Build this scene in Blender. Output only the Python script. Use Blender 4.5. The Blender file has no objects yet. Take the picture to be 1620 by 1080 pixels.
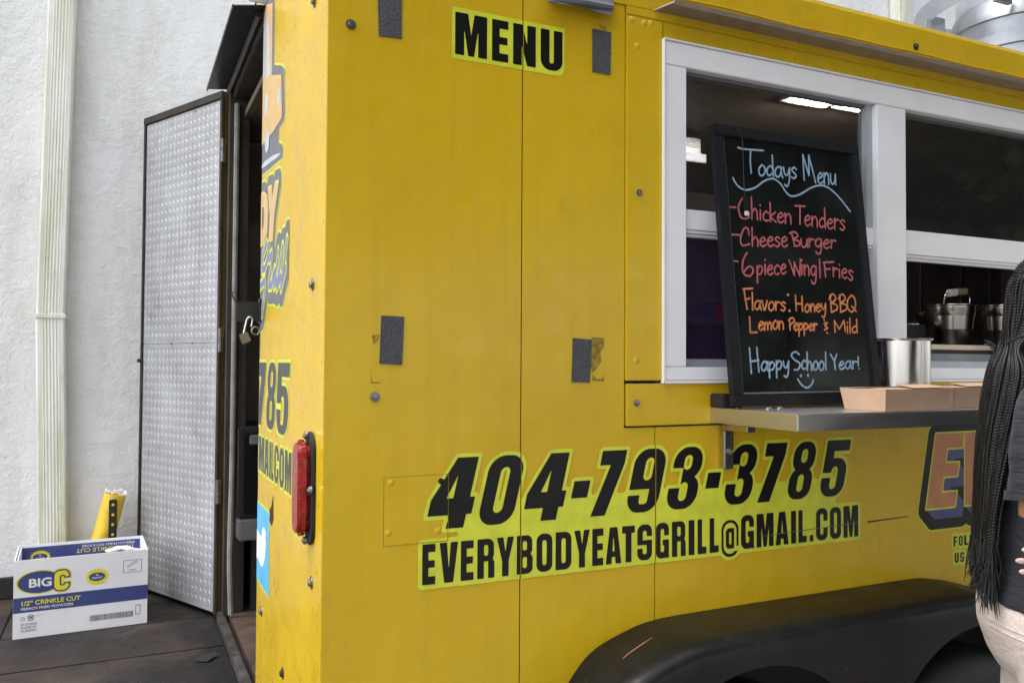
import bpy, bmesh, math, random
import numpy as np
from math import sin, cos, pi, radians, hypot, atan2, sqrt
from mathutils import Matrix, Vector, noise
from mathutils.geometry import tessellate_polygon

# ------------------------------------------------------------------ camera, world, sun, exposure
C = bpy.context.scene.collection
SC = bpy.context.scene
FPX = 1320.0
CAM = Vector((-.361, -1.65, 1.42))
RM = (Matrix.Rotation(radians(-25), 3, 'Z') @ Matrix.Rotation(radians(91.46), 3, 'X') @ Matrix.Rotation(radians(.33), 3, 'Z'))
cd = bpy.data.cameras.new('camera'); co = bpy.data.objects.new('camera', cd); C.objects.link(co)
cd.sensor_width = 36; cd.lens = FPX / 1620 * 36; cd.clip_start = .05; cd.clip_end = 500
co.matrix_world = Matrix.Translation(CAM) @ RM.to_4x4()
SC.camera = co

SUN = Vector((-.42, .06, .90)).normalized()
SUN_EL = math.asin(SUN.z); SUN_AZ = atan2(SUN.x, SUN.y)
w = bpy.data.worlds.new('World'); SC.world = w; w.use_nodes = True
wn = w.node_tree.nodes; wl_ = w.node_tree.links
sky = wn.new('ShaderNodeTexSky'); sky.sky_type = 'NISHITA'; sky.sun_disc = False
sky.sun_elevation = SUN_EL; sky.sun_rotation = SUN_AZ; sky.air_density = 1.0; sky.dust_density = 1.5; sky.ozone_density = 1.0
hs = wn.new('ShaderNodeHueSaturation'); hs.inputs['Saturation'].default_value = .20
wl_.new(sky.outputs[0], hs.inputs['Color']); wl_.new(hs.outputs[0], wn['Background'].inputs[0])
wn['Background'].inputs[1].default_value = .15
sd = bpy.data.lights.new('sun', 'SUN'); so = bpy.data.objects.new('sun', sd); C.objects.link(so)
sd.energy = .5; sd.angle = radians(14); sd.color = (1, .96, .9)
so.rotation_euler = SUN.to_track_quat('Z', 'Y').to_euler()
SC.view_settings.view_transform = 'Standard'; SC.view_settings.look = 'None'
SC.view_settings.exposure = 1.92; SC.view_settings.gamma = 1
SC.cycles.use_denoising = True
SC.cycles.max_bounces = 8; SC.cycles.transparent_max_bounces = 12

# ------------------------------------------------------------------ measuring: a photo pixel's sight line met with a real plane
def ray(px, py):
    return RM @ Vector(((px - 810) / FPX, (540 - py) / FPX, -1))
def meet(ax, px, py, v):
    d = ray(px, py); return CAM + d * ((v - CAM[ax]) / d[ax])
def PX(px, py, v=0): return meet(0, px, py, v)
def PY(px, py, v=0): return meet(1, px, py, v)
def PZ(px, py, v=0): return meet(2, px, py, v)
def PP(px, py, o, n):
    d = ray(px, py); return CAM + d * ((o - CAM).dot(n) / d.dot(n))

# ------------------------------------------------------------------ materials
class N:
    def __init__(s, name):
        s.m = bpy.data.materials.new(name); s.m.use_nodes = True
        s.t = s.m.node_tree; s.n = s.t.nodes; s.b = s.n['Principled BSDF']; s.out = s.n['Material Output']
        s.tc = s.n.new('ShaderNodeTexCoord')
    def new(s, k, **kw):
        x = s.n.new(k)
        for a, v in kw.items(): setattr(x, a, v)
        return x
    def link(s, a, b): s.t.links.new(a, b)
    def coords(s, scale=(1, 1, 1), out='Object'):
        mp = s.new('ShaderNodeMapping'); mp.inputs['Scale'].default_value = scale
        s.link(s.tc.outputs[out], mp.inputs[0]); return mp.outputs[0]
    def noise(s, scale, detail=4, rough=.55, vec=None, dist=0):
        x = s.new('ShaderNodeTexNoise'); x.inputs['Scale'].default_value = scale; x.inputs['Detail'].default_value = detail
        x.inputs['Roughness'].default_value = rough; x.inputs['Distortion'].default_value = dist
        s.link(vec or s.tc.outputs['Object'], x.inputs['Vector']); return x.outputs['Fac']
    def ramp(s, fac, stops):
        r = s.new('ShaderNodeValToRGB'); e = r.color_ramp.elements
        while len(e) < len(stops): e.new(.5)
        for i, (p, c) in enumerate(stops):
            e[i].position = p; e[i].color = (c[0], c[1], c[2], 1) if not isinstance(c, (int, float)) else (c, c, c, 1)
        s.link(fac, r.inputs[0]); return r.outputs[0]
    def mix(s, fac, a, b, mode='MIX'):
        x = s.new('ShaderNodeMix', data_type='RGBA', blend_type=mode)
        for v, i in ((fac, x.inputs[0]), (a, x.inputs[6]), (b, x.inputs[7])):
            if isinstance(v, bpy.types.NodeSocket): s.link(v, i)
            elif isinstance(v, (int, float)): i.default_value = v
            else: i.default_value = (v[0], v[1], v[2], 1)
        return x.outputs[2]
    def bump(s, h, strength=.3, dist=.01, prev=None):
        b = s.new('ShaderNodeBump'); b.inputs['Strength'].default_value = strength; b.inputs['Distance'].default_value = dist
        s.link(h, b.inputs['Height'])
        if prev: s.link(prev, b.inputs['Normal'])
        s.link(b.outputs[0], s.b.inputs['Normal']); return b.outputs[0]
    def set(s, **kw):
        names = dict(col='Base Color', rough='Roughness', metal='Metallic', coat='Coat Weight', coatr='Coat Roughness', spec='Specular IOR Level', em='Emission Color', ems='Emission Strength', sss='Subsurface Weight', trans='Transmission Weight', ior='IOR', sheen='Sheen Weight')
        for k, v in kw.items():
            i = s.b.inputs[names[k]]
            if isinstance(v, bpy.types.NodeSocket): s.link(v, i)
            elif isinstance(v, (int, float)): i.default_value = v
            else: i.default_value = (v[0], v[1], v[2], 1)
        return s

def simple(name, col, rough=.5, metal=0, var=.12, nscale=20, bump=0, bscale=200, **kw):
    a = N(name); nz = a.noise(nscale)
    c2 = tuple(x * (1 - var) for x in col); c1 = tuple(min(1, x * (1 + var)) for x in col)
    a.set(col=a.ramp(nz, [(.3, c2), (.7, c1)]), rough=rough, metal=metal, **kw)
    if bump: a.bump(a.noise(bscale, 3), bump, .002)
    return a.m

def paint_yellow():
    a = N('yellow_paint')
    big = a.noise(1.3, 3)
    col = a.ramp(big, [(.3, (.565, .36, .008)), (.7, (.63, .42, .011))])
    streak = a.noise(5, 6, .7, a.coords((7, 7, .22)))
    col = a.mix(a.ramp(streak, [(.50, 0), (.74, .30)]), col, (.40, .26, .02))
    col = a.mix(a.ramp(a.noise(1.1, 5, .6, None, .5), [(.48, 0), (.66, .45)]), col, (.50, .305, .012))
    smu = a.noise(4.5, 7, .72, a.coords((1, 1, .6)))
    col = a.mix(a.ramp(smu, [(.62, 0), (.74, .35)]), col, (.33, .225, .03))
    spk = a.noise(60, 3, .6)
    col = a.mix(a.ramp(spk, [(.775, 0), (.79, .6)]), col, (.16, .11, .03))
    scr = a.noise(10, 5, .7, a.coords((6, 6, 1.0)), 0)
    col = a.mix(a.ramp(scr, [(.76, 0), (.80, .12)]), col, (.34, .22, .03))
    low = a.new('ShaderNodeSeparateXYZ'); a.link(a.tc.outputs['Object'], low.inputs[0])
    r = a.ramp(a.noise(14, 4, .6), [(.3, .20), (.7, .44)])
    a.set(col=col, rough=r, coat=.12, coatr=.15, spec=.4)
    n1 = a.bump(a.noise(2.6, 3), .38, .025)
    a.bump(a.noise(260, 2), .05, .001, n1)
    return a.m

def stucco():
    a = N('painted_stucco')
    v = a.tc.outputs['Object']
    big = a.noise(.9, 4, .6)
    col = a.ramp(big, [(.3, (.79, .795, .80)), (.7, (.87, .87, .865))])
    st = a.noise(3, 6, .7, a.coords((1.6, 1.6, .5)))
    col = a.mix(a.ramp(st, [(.46, 0), (.72, .65)]), col, (.60, .59, .56))
    spk = a.noise(30, 3, .6)
    col = a.mix(a.ramp(spk, [(.70, 0), (.75, .5)]), col, (.30, .29, .27))
    a.set(col=col, rough=.72)
    n1 = a.bump(a.noise(2.2, 3, .5), .35, .05)
    n2 = a.bump(a.noise(19, 7, .70), .70, .018, n1)
    bl = a.ramp(a.noise(13, 5, .6), [(.66, 0), (.72, 1)])
    n3 = a.bump(bl, .30, .008, n2)
    bl2 = a.ramp(a.noise(31, 2, .5), [(.68, 0), (.74, 1)])
    n4 = a.bump(bl2, .40, .005, n3)
    a.bump(a.noise(130, 4, .6), .5, .004, n4)
    return a.m

def deck_mat():
    a = N('greasy_deck')
    col = a.ramp(a.noise(3, 6, .65, a.coords((1, 2.2, 1))), [(.25, (.012, .009, .008)), (.5, (.040, .028, .023)), (.75, (.085, .062, .050))])
    col = a.mix(a.ramp(a.noise(1.6, 4, .6), [(.46, 0), (.66, .9)]), col, (.010, .009, .009))
    col = a.mix(a.ramp(a.noise(55, 3, .6), [(.68, 0), (.74, .7)]), col, (.14, .115, .10))
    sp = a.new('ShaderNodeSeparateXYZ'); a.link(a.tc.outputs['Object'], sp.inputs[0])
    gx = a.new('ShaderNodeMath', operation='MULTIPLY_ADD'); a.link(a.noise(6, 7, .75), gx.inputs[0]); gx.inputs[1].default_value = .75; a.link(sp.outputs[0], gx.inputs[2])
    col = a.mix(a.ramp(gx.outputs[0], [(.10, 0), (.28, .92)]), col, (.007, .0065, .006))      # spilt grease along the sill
    a.set(col=col, spec=.3, rough=a.ramp(a.noise(5, 4), [(.3, .42), (.7, .8)]))
    n = a.bump(a.noise(12, 6, .7), .7, .012)
    a.bump(a.noise(120, 4, .6), .35, .003, n)
    return a.m

def plate_mat():
    a = N('tread_plate_metal')
    g = a.noise(5, 6, .65, a.coords((1, 1, .6)))
    col = a.ramp(g, [(.3, (.36, .36, .37)), (.65, (.50, .505, .525))])
    sp = a.new('ShaderNodeSeparateXYZ'); a.link(a.tc.outputs['Object'], sp.inputs[0])
    zz = a.new('ShaderNodeMath', operation='MULTIPLY_ADD'); a.link(a.noise(7, 5, .7), zz.inputs[0]); zz.inputs[1].default_value = 1.35; a.link(sp.outputs[2], zz.inputs[2])
    col = a.mix(a.ramp(zz.outputs[0], [(.62, .9), (1.30, 0)]), col, (.13, .105, .08))      # grime kicked up along the door's foot
    rust = a.ramp(a.noise(9, 8, .8), [(.55, 0), (.72, .6)])
    col = a.mix(rust, col, (.17, .155, .14))
    a.set(col=col, metal=.45, rough=a.ramp(a.noise(20, 4), [(.3, .42), (.7, .58)]))
    a.bump(a.noise(90, 3), .15, .002)
    return a.m

def rusty(name='rusty_steel', base=(.022, .019, .018), hi=(.058, .045, .038)):
    a = N(name)
    col = a.ramp(a.noise(9, 6, .7, a.coords((2, 2, .6))), [(.3, base), (.6, hi), (.8, (.12, .10, .085))])
    a.set(col=col, rough=.6, metal=.2, spec=.3); a.bump(a.noise(70, 4), .4, .003); return a.m

def spout_mat():
    a = N('mossy_white_spout')
    sp = a.new('ShaderNodeSeparateXYZ'); a.link(a.tc.outputs['Object'], sp.inputs[0])
    x = a.ramp(a.noise(2.6, 5, .65, a.coords((5, 5, .5))), [(.42, 0), (.66, .8)])
    col = a.mix(x, (.80, .80, .74), (.50, .52, .33))
    col = a.mix(a.ramp(a.noise(14, 4), [(.6, 0), (.72, .35)]), col, (.36, .37, .24))
    a.set(col=col, rough=.5); a.bump(a.noise(60, 3), .08, .002); return a.m

def brushed(name, col=(.58, .57, .56), rough=.22, axis=(1, 60, 60)):
    a = N(name); g = a.noise(8, 4, .6, a.coords(axis))
    a.set(col=a.ramp(g, [(.3, tuple(c * .85 for c in col)), (.7, col)]), metal=1, rough=a.ramp(g, [(.3, rough * .75), (.7, rough * 1.35)]))
    a.bump(g, .03, .001); return a.m

def glass_mat(name, tint=(1, 1, 1), film=None, amount=.45):
    a = N(name); a.n.remove(a.b)
    tr = a.new('ShaderNodeBsdfTransparent'); tr.inputs[0].default_value = (*tint, 1)
    gl = a.new('ShaderNodeBsdfGlossy'); gl.inputs['Roughness'].default_value = .0
    f = a.new('ShaderNodeFresnel'); f.inputs[0].default_value = 1.5
    m = a.new('ShaderNodeMath', operation='MULTIPLY_ADD'); a.link(f.outputs[0], m.inputs[0]); m.inputs[1].default_value = 1.6; m.inputs[2].default_value = 0.0; m.use_clamp = True
    mx = a.new('ShaderNodeMixShader'); a.link(m.outputs[0], mx.inputs[0]); a.link(gl.outputs[0], mx.inputs[2])
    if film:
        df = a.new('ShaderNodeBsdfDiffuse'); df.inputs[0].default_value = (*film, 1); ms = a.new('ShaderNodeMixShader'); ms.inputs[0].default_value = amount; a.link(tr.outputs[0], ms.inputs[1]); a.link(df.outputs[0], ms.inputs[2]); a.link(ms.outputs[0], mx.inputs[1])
    else: a.link(tr.outputs[0], mx.inputs[1])
    a.link(mx.outputs[0], a.out.inputs[0]); return a.m

def fender_mat():
    a = N('black_fender_plastic')
    d = a.noise(9, 6, .7)
    col = a.ramp(d, [(.3, (.005, .005, .0055)), (.75, (.013, .0125, .012))])
    col = a.mix(a.ramp(a.noise(70, 4, .7), [(.62, 0), (.72, .6)]), col, (.06, .054, .048))
    fl = a.mix(a.ramp(a.noise(6, 4, .6), [(.50, 0), (.66, 1)]), (0, 0, 0), a.ramp(a.noise(150, 4, .7), [(.64, 0), (.72, .6)]))
    col = a.mix(fl, col, (.15, .13, .11))
    a.set(col=col, spec=.26, rough=a.ramp(d, [(.3, .30), (.7, .50)])); a.bump(a.noise(90, 4), .2, .002); return a.m

def velcro_mat():
    a = N('grey_velcro'); v = a.new('ShaderNodeTexVoronoi'); v.inputs['Scale'].default_value = 330
    a.link(a.tc.outputs['Object'], v.inputs['Vector'])
    a.set(col=a.ramp(v.outputs['Distance'], [(.1, (.115, .118, .128)), (.6, (.045, .045, .05))]), rough=.8); a.bump(v.outputs['Distance'], .8, .002); return a.m

def kraft():
    a = N('kraft_board'); col = a.ramp(a.noise(14, 5, .6), [(.3, (.39, .25, .165)), (.7, (.46, .305, .205))])
    a.set(col=a.mix(a.ramp(a.noise(160, 2), [(.6, 0), (.75, .25)]), col, (.38, .23, .15)), rough=.75); return a.m

def light_mat(name, col, s):
    a = N(name); a.set(col=(.9, .9, .9), em=col, ems=s); return a.m

def fabric(name, col, fold=.5, rough=.75, fs=9):
    a = N(name); f = a.noise(fs, 3, .5, a.coords((1.2, 1.2, 3.2)), 1.0)
    c = a.ramp(a.noise(220, 2), [(.3, tuple(x * .85 for x in col)), (.7, tuple(x * 1.12 for x in col))])
    a.set(col=c, rough=rough, sheen=.08); n = a.bump(f, fold, .02); a.bump(a.noise(420, 2), .15, .001, n); return a.m

M = dict(
    yellow=paint_yellow(), stucco=stucco(), deck=deck_mat(), plate=plate_mat(), rust=rusty(), spout=spout_mat(),
    steel=brushed('brushed_steel'), shelf=brushed('shelf_steel', (.66, .64, .62), .36), pot=brushed('pot_steel', (.50, .47, .43), .2, (40, 40, 1)),
    can=brushed('canister_steel', (.55, .53, .51), .22, (40, 40, .6)),
    glass=glass_mat('window_glass', film=(.24, .24, .25), amount=.05), purple=glass_mat('purple_reflection_glass', (.34, .28, .38), film=(.05, .03, .075)), fender=fender_mat(), velcro=velcro_mat(), kraft=kraft(),  # purple: lower pane's soft purple reflection put into tint and film colours
    lime=simple('lime_vinyl', (.60, .62, .040), .35), ink=simple('black_vinyl', (.007, .006, .006), .3, spec=.35),
    greyink=simple('glare_black_vinyl', (.045, .045, .048), .38), salmon=simple('salmon_vinyl', (.50, .20, .075), .35), blue=simple('blue_vinyl', (.060, .062, .19), .35),  # greyink: black vinyl with the glare on the rear put into its colour
    lilac=simple('lilac_vinyl', (.17, .18, .36), .4), tan=simple('tan_vinyl', (.58, .37, .14), .4), pale=simple('pale_blue_vinyl', (.44, .49, .53), .4), peach=simple('peach_vinyl', (.60, .36, .19), .4),
    slate=simple('slate_vinyl', (.13, .13, .145), .4), sky=simple('sky_blue_vinyl', (.09, .42, .70), .4), white=simple('white_vinyl', (.8, .8, .8), .45),
    pvc=simple('white_window_frame', (.77, .755, .775), .38, var=.05, nscale=6), dark=simple('dark_gap', (.012, .011, .010), .7),
    zinc=simple('zinc_bolt', (.22, .22, .225), .3, .85, var=.3, nscale=300), residue=simple('old_adhesive', (.26, .17, .02), .75, var=.6, nscale=70, bump=.4),
    # 
    redlens=simple('red_lens', (.27, .003, .006), .2, coat=.25, coatr=.08, bump=.9, bscale=120, var=.5, nscale=90), rubber=simple('black_rubber', (.011, .011, .011), .62, bump=.2, bscale=60),
    board=simple('chalkboard_face', (.009, .010, .0095), .2, spec=.35, var=.75, nscale=7), frame=simple('black_board_frame', (.008, .008, .011), .4, spec=.3),
    cblue=simple('pale_blue_chalk', (.215, .31, .41), .8, var=.3, nscale=120), cred=simple('red_chalk', (.37, .085, .095), .8, var=.3, nscale=120), cor=simple('orange_chalk', (.50, .165, .055), .8, var=.3, nscale=120),
    card=simple('white_carton_board', (.82, .81, .85), .6, var=.06, nscale=8), cardin=simple('carton_inside', (.74, .73, .75), .7), navy=simple('navy_print', (.040, .060, .21), .55), yprint=simple('yellow_print', (.78, .68, .02), .55), greyprint=simple('grey_print', (.12, .13, .18), .6),
    wall_in=simple('brown_lining', (.20, .17, .155), .55, var=.3, nscale=3), ceil_in=simple('plywood_ceiling', (.17, .13, .09), .45), black=simple('black_metal', (.014, .014, .015), .4), grey=simple('grey_trim', (.14, .14, .145), .35),
    roof=simple('roof_white', (.55, .55, .54), .5), galv=simple('galvanised', (.24, .25, .265), .38, .7, var=.2, nscale=9, bump=.1, bscale=30), alu=simple('dull_aluminium', (.40, .42, .46), .45, .4, var=.15, nscale=7),
    ypost=simple('yellow_tube', (.76, .52, .03), .4), asphalt=simple('worn_concrete', (.19, .185, .175), .9, var=.3, nscale=40, bump=.5, bscale=120), rustfloor=simple('rusty_floor', (.062, .036, .025), .7, var=.5, nscale=12, bump=.3, bscale=60),
    skin=simple('brown_skin', (.40, .19, .11), .45, var=.08, sss=.08), nail=simple('pale_nail', (.52, .34, .29), .25), hair=simple('black_braids', (.006, .0058, .007), .34), shirt=fabric('navy_shirt', (.0075, .0085, .0145), .7), pants=fabric('beige_trousers', (.55, .46, .42), .30, .8, 5), shoe=simple('white_shoe', (.6, .6, .6), .5),
    leaf=simple('leaf_green', (.050, .085, .022), .55, var=.5, nscale=3), bark=simple('bark', (.10, .075, .055), .9, bump=.6, bscale=30),
    led=light_mat('led_tube', (1, .95, .88), 75.0), foil=simple('crumpled_foil', (.7, .7, .7), .2, 1, bump=.9, bscale=80), redp=simple('red_print', (.5, .03, .04), .5), label=simple('paper_label', (.6, .58, .55), .7), rail=simple('brown_grey_metal', (.30, .25, .215), .35, .5),  # rail: brown of the reflected yellow is put into the metal's colour
)

# ------------------------------------------------------------------ object helpers
WL = {}
def thing(name, label, cat, loc=(0, 0, 0), group=None):
    o = bpy.data.objects.new(name, None); C.objects.link(o); o.location = loc; o.empty_display_size = .1
    o['label'] = label; o['category'] = cat
    if group: o['group'] = group
    WL[o] = Vector(loc); return o
def obj(name, bm, mat, parent=None, smooth=0, label=None, base=None):
    """bm (bmesh or (verts, faces)) in world coordinates -> one mesh object"""
    me = bpy.data.meshes.new(name)
    off = WL[parent] if parent else Vector(base or (0, 0, 0))
    if isinstance(bm, tuple):
        me.from_pydata([Vector(v) - off for v in bm[0]], [], bm[1])
    else:
        bmesh.ops.translate(bm, verts=bm.verts, vec=-off); bm.to_mesh(me); bm.free()
    me.validate()
    me.materials.append(M[mat] if isinstance(mat, str) else mat)
    if smooth:
        me.polygons.foreach_set('use_smooth', [True] * len(me.polygons))
        try: me.set_sharp_from_angle(angle=radians(smooth))
        except Exception: pass
    o = bpy.data.objects.new(name, me); C.objects.link(o); WL[o] = off
    if parent: o.parent = parent
    elif base: o.location = off
    if label: o['label'] = label
    return o
def tag(o, label, cat, group=None):
    o['label'] = label; o['category'] = cat
    if group: o['group'] = group
    return o
def struct(name, bm, mat, **k):
    o = obj(name, bm, mat, **k); o['kind'] = 'structure'; return o

def B(): return bmesh.new()
def box(bm, x0, x1, y0, y1, z0, z1, bev=0):
    t = bmesh.new()
    bmesh.ops.create_cube(t, size=1)
    bmesh.ops.scale(t, vec=(x1 - x0, y1 - y0, z1 - z0), verts=t.verts)
    bmesh.ops.translate(t, vec=((x0 + x1) / 2, (y0 + y1) / 2, (z0 + z1) / 2), verts=t.verts)
    if bev: bmesh.ops.bevel(t, geom=t.edges[:], offset=bev, segments=2, affect='EDGES')
    me = bpy.data.meshes.new('t'); t.to_mesh(me); t.free(); bm.from_mesh(me); bpy.data.meshes.remove(me); return bm
def boxes(*a, bev=0):
    bm = B()
    for q in a: box(bm, *q, bev=bev)
    return bm
def prism(bm, pts, d, bev=0):
    """planar polygon pts (3D) extruded along vector d"""
    d = Vector(d); t = bmesh.new()
    a = [t.verts.new(Vector(p)) for p in pts]; b = [t.verts.new(Vector(p) + d) for p in pts]; n = len(pts)
    t.faces.new(a); t.faces.new(b[::-1])
    for i in range(n): t.faces.new((a[(i + 1) % n], a[i], b[i], b[(i + 1) % n]))
    bmesh.ops.recalc_face_normals(t, faces=t.faces)
    if bev: bmesh.ops.bevel(t, geom=t.edges[:], offset=bev, segments=2, affect='EDGES')
    me = bpy.data.meshes.new('t'); t.to_mesh(me); t.free(); bm.from_mesh(me); bpy.data.meshes.remove(me); return bm
def tube(bm, pts, r, seg=8, cap=True, closed=False):
    pts = [Vector(p) for p in pts]; n = len(pts); rs = r if isinstance(r, (list, tuple)) else [r] * n
    prev = None; rings = []
    for i, p in enumerate(pts):
        d = (pts[min(i + 1, n - 1)] - pts[max(i - 1, 0)]).normalized()
        if prev is None:
            u = d.orthogonal().normalized()
        else:
            u = (prev - d * prev.dot(d)); u = u.normalized() if u.length > 1e-6 else d.orthogonal().normalized()
        prev = u; v = d.cross(u)
        rings.append([bm.verts.new(p + (u * cos(2 * pi * k / seg) + v * sin(2 * pi * k / seg)) * rs[i]) for k in range(seg)])
    for i in range(n - 1):
        for k in range(seg):
            bm.faces.new((rings[i][k], rings[i][(k + 1) % seg], rings[i + 1][(k + 1) % seg], rings[i + 1][k]))
    if cap:
        bm.faces.new(rings[0][::-1]); bm.faces.new(rings[-1])
    return bm
def lathe(bm, c, prof, seg=40, axis=(0, 0, 1)):
    """prof: (radius, height) pairs about an axis through c"""
    ax = Vector(axis).normalized(); u = ax.orthogonal().normalized(); v = ax.cross(u); c = Vector(c); rings = []
    for r, h in prof:
        if r < 1e-5: rings.append([bm.verts.new(c + ax * h)])
        else: rings.append([bm.verts.new(c + ax * h + (u * cos(2 * pi * k / seg) + v * sin(2 * pi * k / seg)) * r) for k in range(seg)])
    for a, b in zip(rings, rings[1:]):
        for k in range(seg):
            k2 = (k + 1) % seg
            if len(a) == 1 and len(b) == 1: continue
            if len(a) == 1: bm.faces.new((a[0], b[k2], b[k]))
            elif len(b) == 1: bm.faces.new((a[k], a[k2], b[0]))
            else: bm.faces.new((a[k], a[k2], b[k2], b[k]))
    return bm
def ellipsoid(bm, c, r, seg=20, rings=14):
    t = bmesh.new(); bmesh.ops.create_uvsphere(t, u_segments=seg, v_segments=rings, radius=1)
    bmesh.ops.scale(t, vec=r, verts=t.verts); bmesh.ops.translate(t, vec=c, verts=t.verts)
    me = bpy.data.meshes.new('t'); t.to_mesh(me); t.free(); bm.from_mesh(me); bpy.data.meshes.remove(me); return bm
def loft(bm, rings, seg=28):
    """rings of (center, u-vector, v-vector)"""
    rs = []
    for c, u, v in rings:
        c, u, v = Vector(c), Vector(u), Vector(v)
        rs.append([bm.verts.new(c + u * cos(2 * pi * k / seg) + v * sin(2 * pi * k / seg)) for k in range(seg)])
    for a, b in zip(rs, rs[1:]):
        for k in range(seg): bm.faces.new((a[k], a[(k + 1) % seg], b[(k + 1) % seg], b[k]))
    bm.faces.new(rs[0][::-1]); bm.faces.new(rs[-1]); return bm
def remeshed(name, bm, mat, parent, voxel, smooth=6, base=None, fac=.5):
    bmesh.ops.recalc_face_normals(bm, faces=bm.faces)
    o = obj(name, bm, mat, parent, base=base)
    m = o.modifiers.new('r', 'REMESH'); m.mode = 'VOXEL'; m.voxel_size = voxel
    s = o.modifiers.new('s', 'SMOOTH'); s.iterations = smooth; s.factor = fac
    dg = bpy.context.evaluated_depsgraph_get(); me = bpy.data.meshes.new_from_object(o.evaluated_get(dg))
    o.modifiers.clear(); old = o.data; o.data = me; bpy.data.meshes.remove(old)
    me.polygons.foreach_set('use_smooth', [True] * len(me.polygons))
    if not me.materials: me.materials.append(M[mat])
    return o
def catmull(p, n=8, closed=False):
    p = [Vector(q) for q in p]; out = []
    k = len(p)
    if k < 3: return p
    for i in range(k - 1):
        a, b, c, d = p[max(i - 1, 0)], p[i], p[i + 1], p[min(i + 2, k - 1)]
        for j in range(n):
            t = j / n
            out.append(.5 * ((2 * b) + (c - a) * t + (2 * a - 5 * b + 4 * c - d) * t * t + (3 * b - a - 3 * c + d) * t ** 3))
    out.append(p[-1]); return out

# ------------------------------------------------------------------ lettering: signed distance fields -> outlines -> filled faces
class Grid:
    def __init__(s, x0, y0, x1, y1, h):
        s.x0, s.y0, s.h = x0, y0, h; s.nx = int((x1 - x0) / h) + 2; s.ny = int((y1 - y0) / h) + 2
        s.X, s.Y = np.meshgrid(x0 + h * np.arange(s.nx), y0 + h * np.arange(s.ny))
    def far(s): return np.full(s.X.shape, .05)
def d_box(x, y, x0, y0, x1, y1, r=0):
    hx, hy = (x1 - x0) / 2, (y1 - y0) / 2; r = min(r, hx, hy)
    qx = np.abs(x - (x0 + x1) / 2) - hx + r; qy = np.abs(y - (y0 + y1) / 2) - hy + r
    return np.hypot(np.maximum(qx, 0), np.maximum(qy, 0)) + np.minimum(np.maximum(qx, qy), 0) - r
def d_poly(x, y, p):
    d = np.full(x.shape, 1e9); ins = np.zeros(x.shape, bool); n = len(p)
    for i in range(n):
        (ax, ay), (bx, by) = p[i], p[(i + 1) % n]
        ex, ey = bx - ax, by - ay; l = ex * ex + ey * ey + 1e-12
        t = np.clip(((x - ax) * ex + (y - ay) * ey) / l, 0, 1)
        d = np.minimum(d, (x - ax - t * ex) ** 2 + (y - ay - t * ey) ** 2)
        if ay != by:
            c = (ay > y) != (by > y); ins ^= c & (x < ex * (y - ay) / (by - ay) + ax)
    d = np.sqrt(d); return np.where(ins, -d, d)
mn = np.minimum; mx = np.maximum
def stroke(g, S, pts, r):
    """round-ended pen stroke, computed only near itself"""
    for (ax, ay), (bx, by) in zip(pts, pts[1:]):
        m = r + .07
        i0 = max(0, int((min(ax, bx) - m - g.x0) / g.h)); i1 = min(g.nx, int((max(ax, bx) + m - g.x0) / g.h) + 1)
        j0 = max(0, int((min(ay, by) - m - g.y0) / g.h)); j1 = min(g.ny, int((max(ay, by) + m - g.y0) / g.h) + 1)
        if i1 <= i0 or j1 <= j0: continue
        x = g.X[j0:j1, i0:i1]; y = g.Y[j0:j1, i0:i1]
        ex, ey = bx - ax, by - ay; l = ex * ex + ey * ey + 1e-12
        t = np.clip(((x - ax) * ex + (y - ay) * ey) / l, 0, 1)
        S[j0:j1, i0:i1] = mn(S[j0:j1, i0:i1], np.hypot(x - ax - t * ex, y - ay - t * ey) - r)
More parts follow.
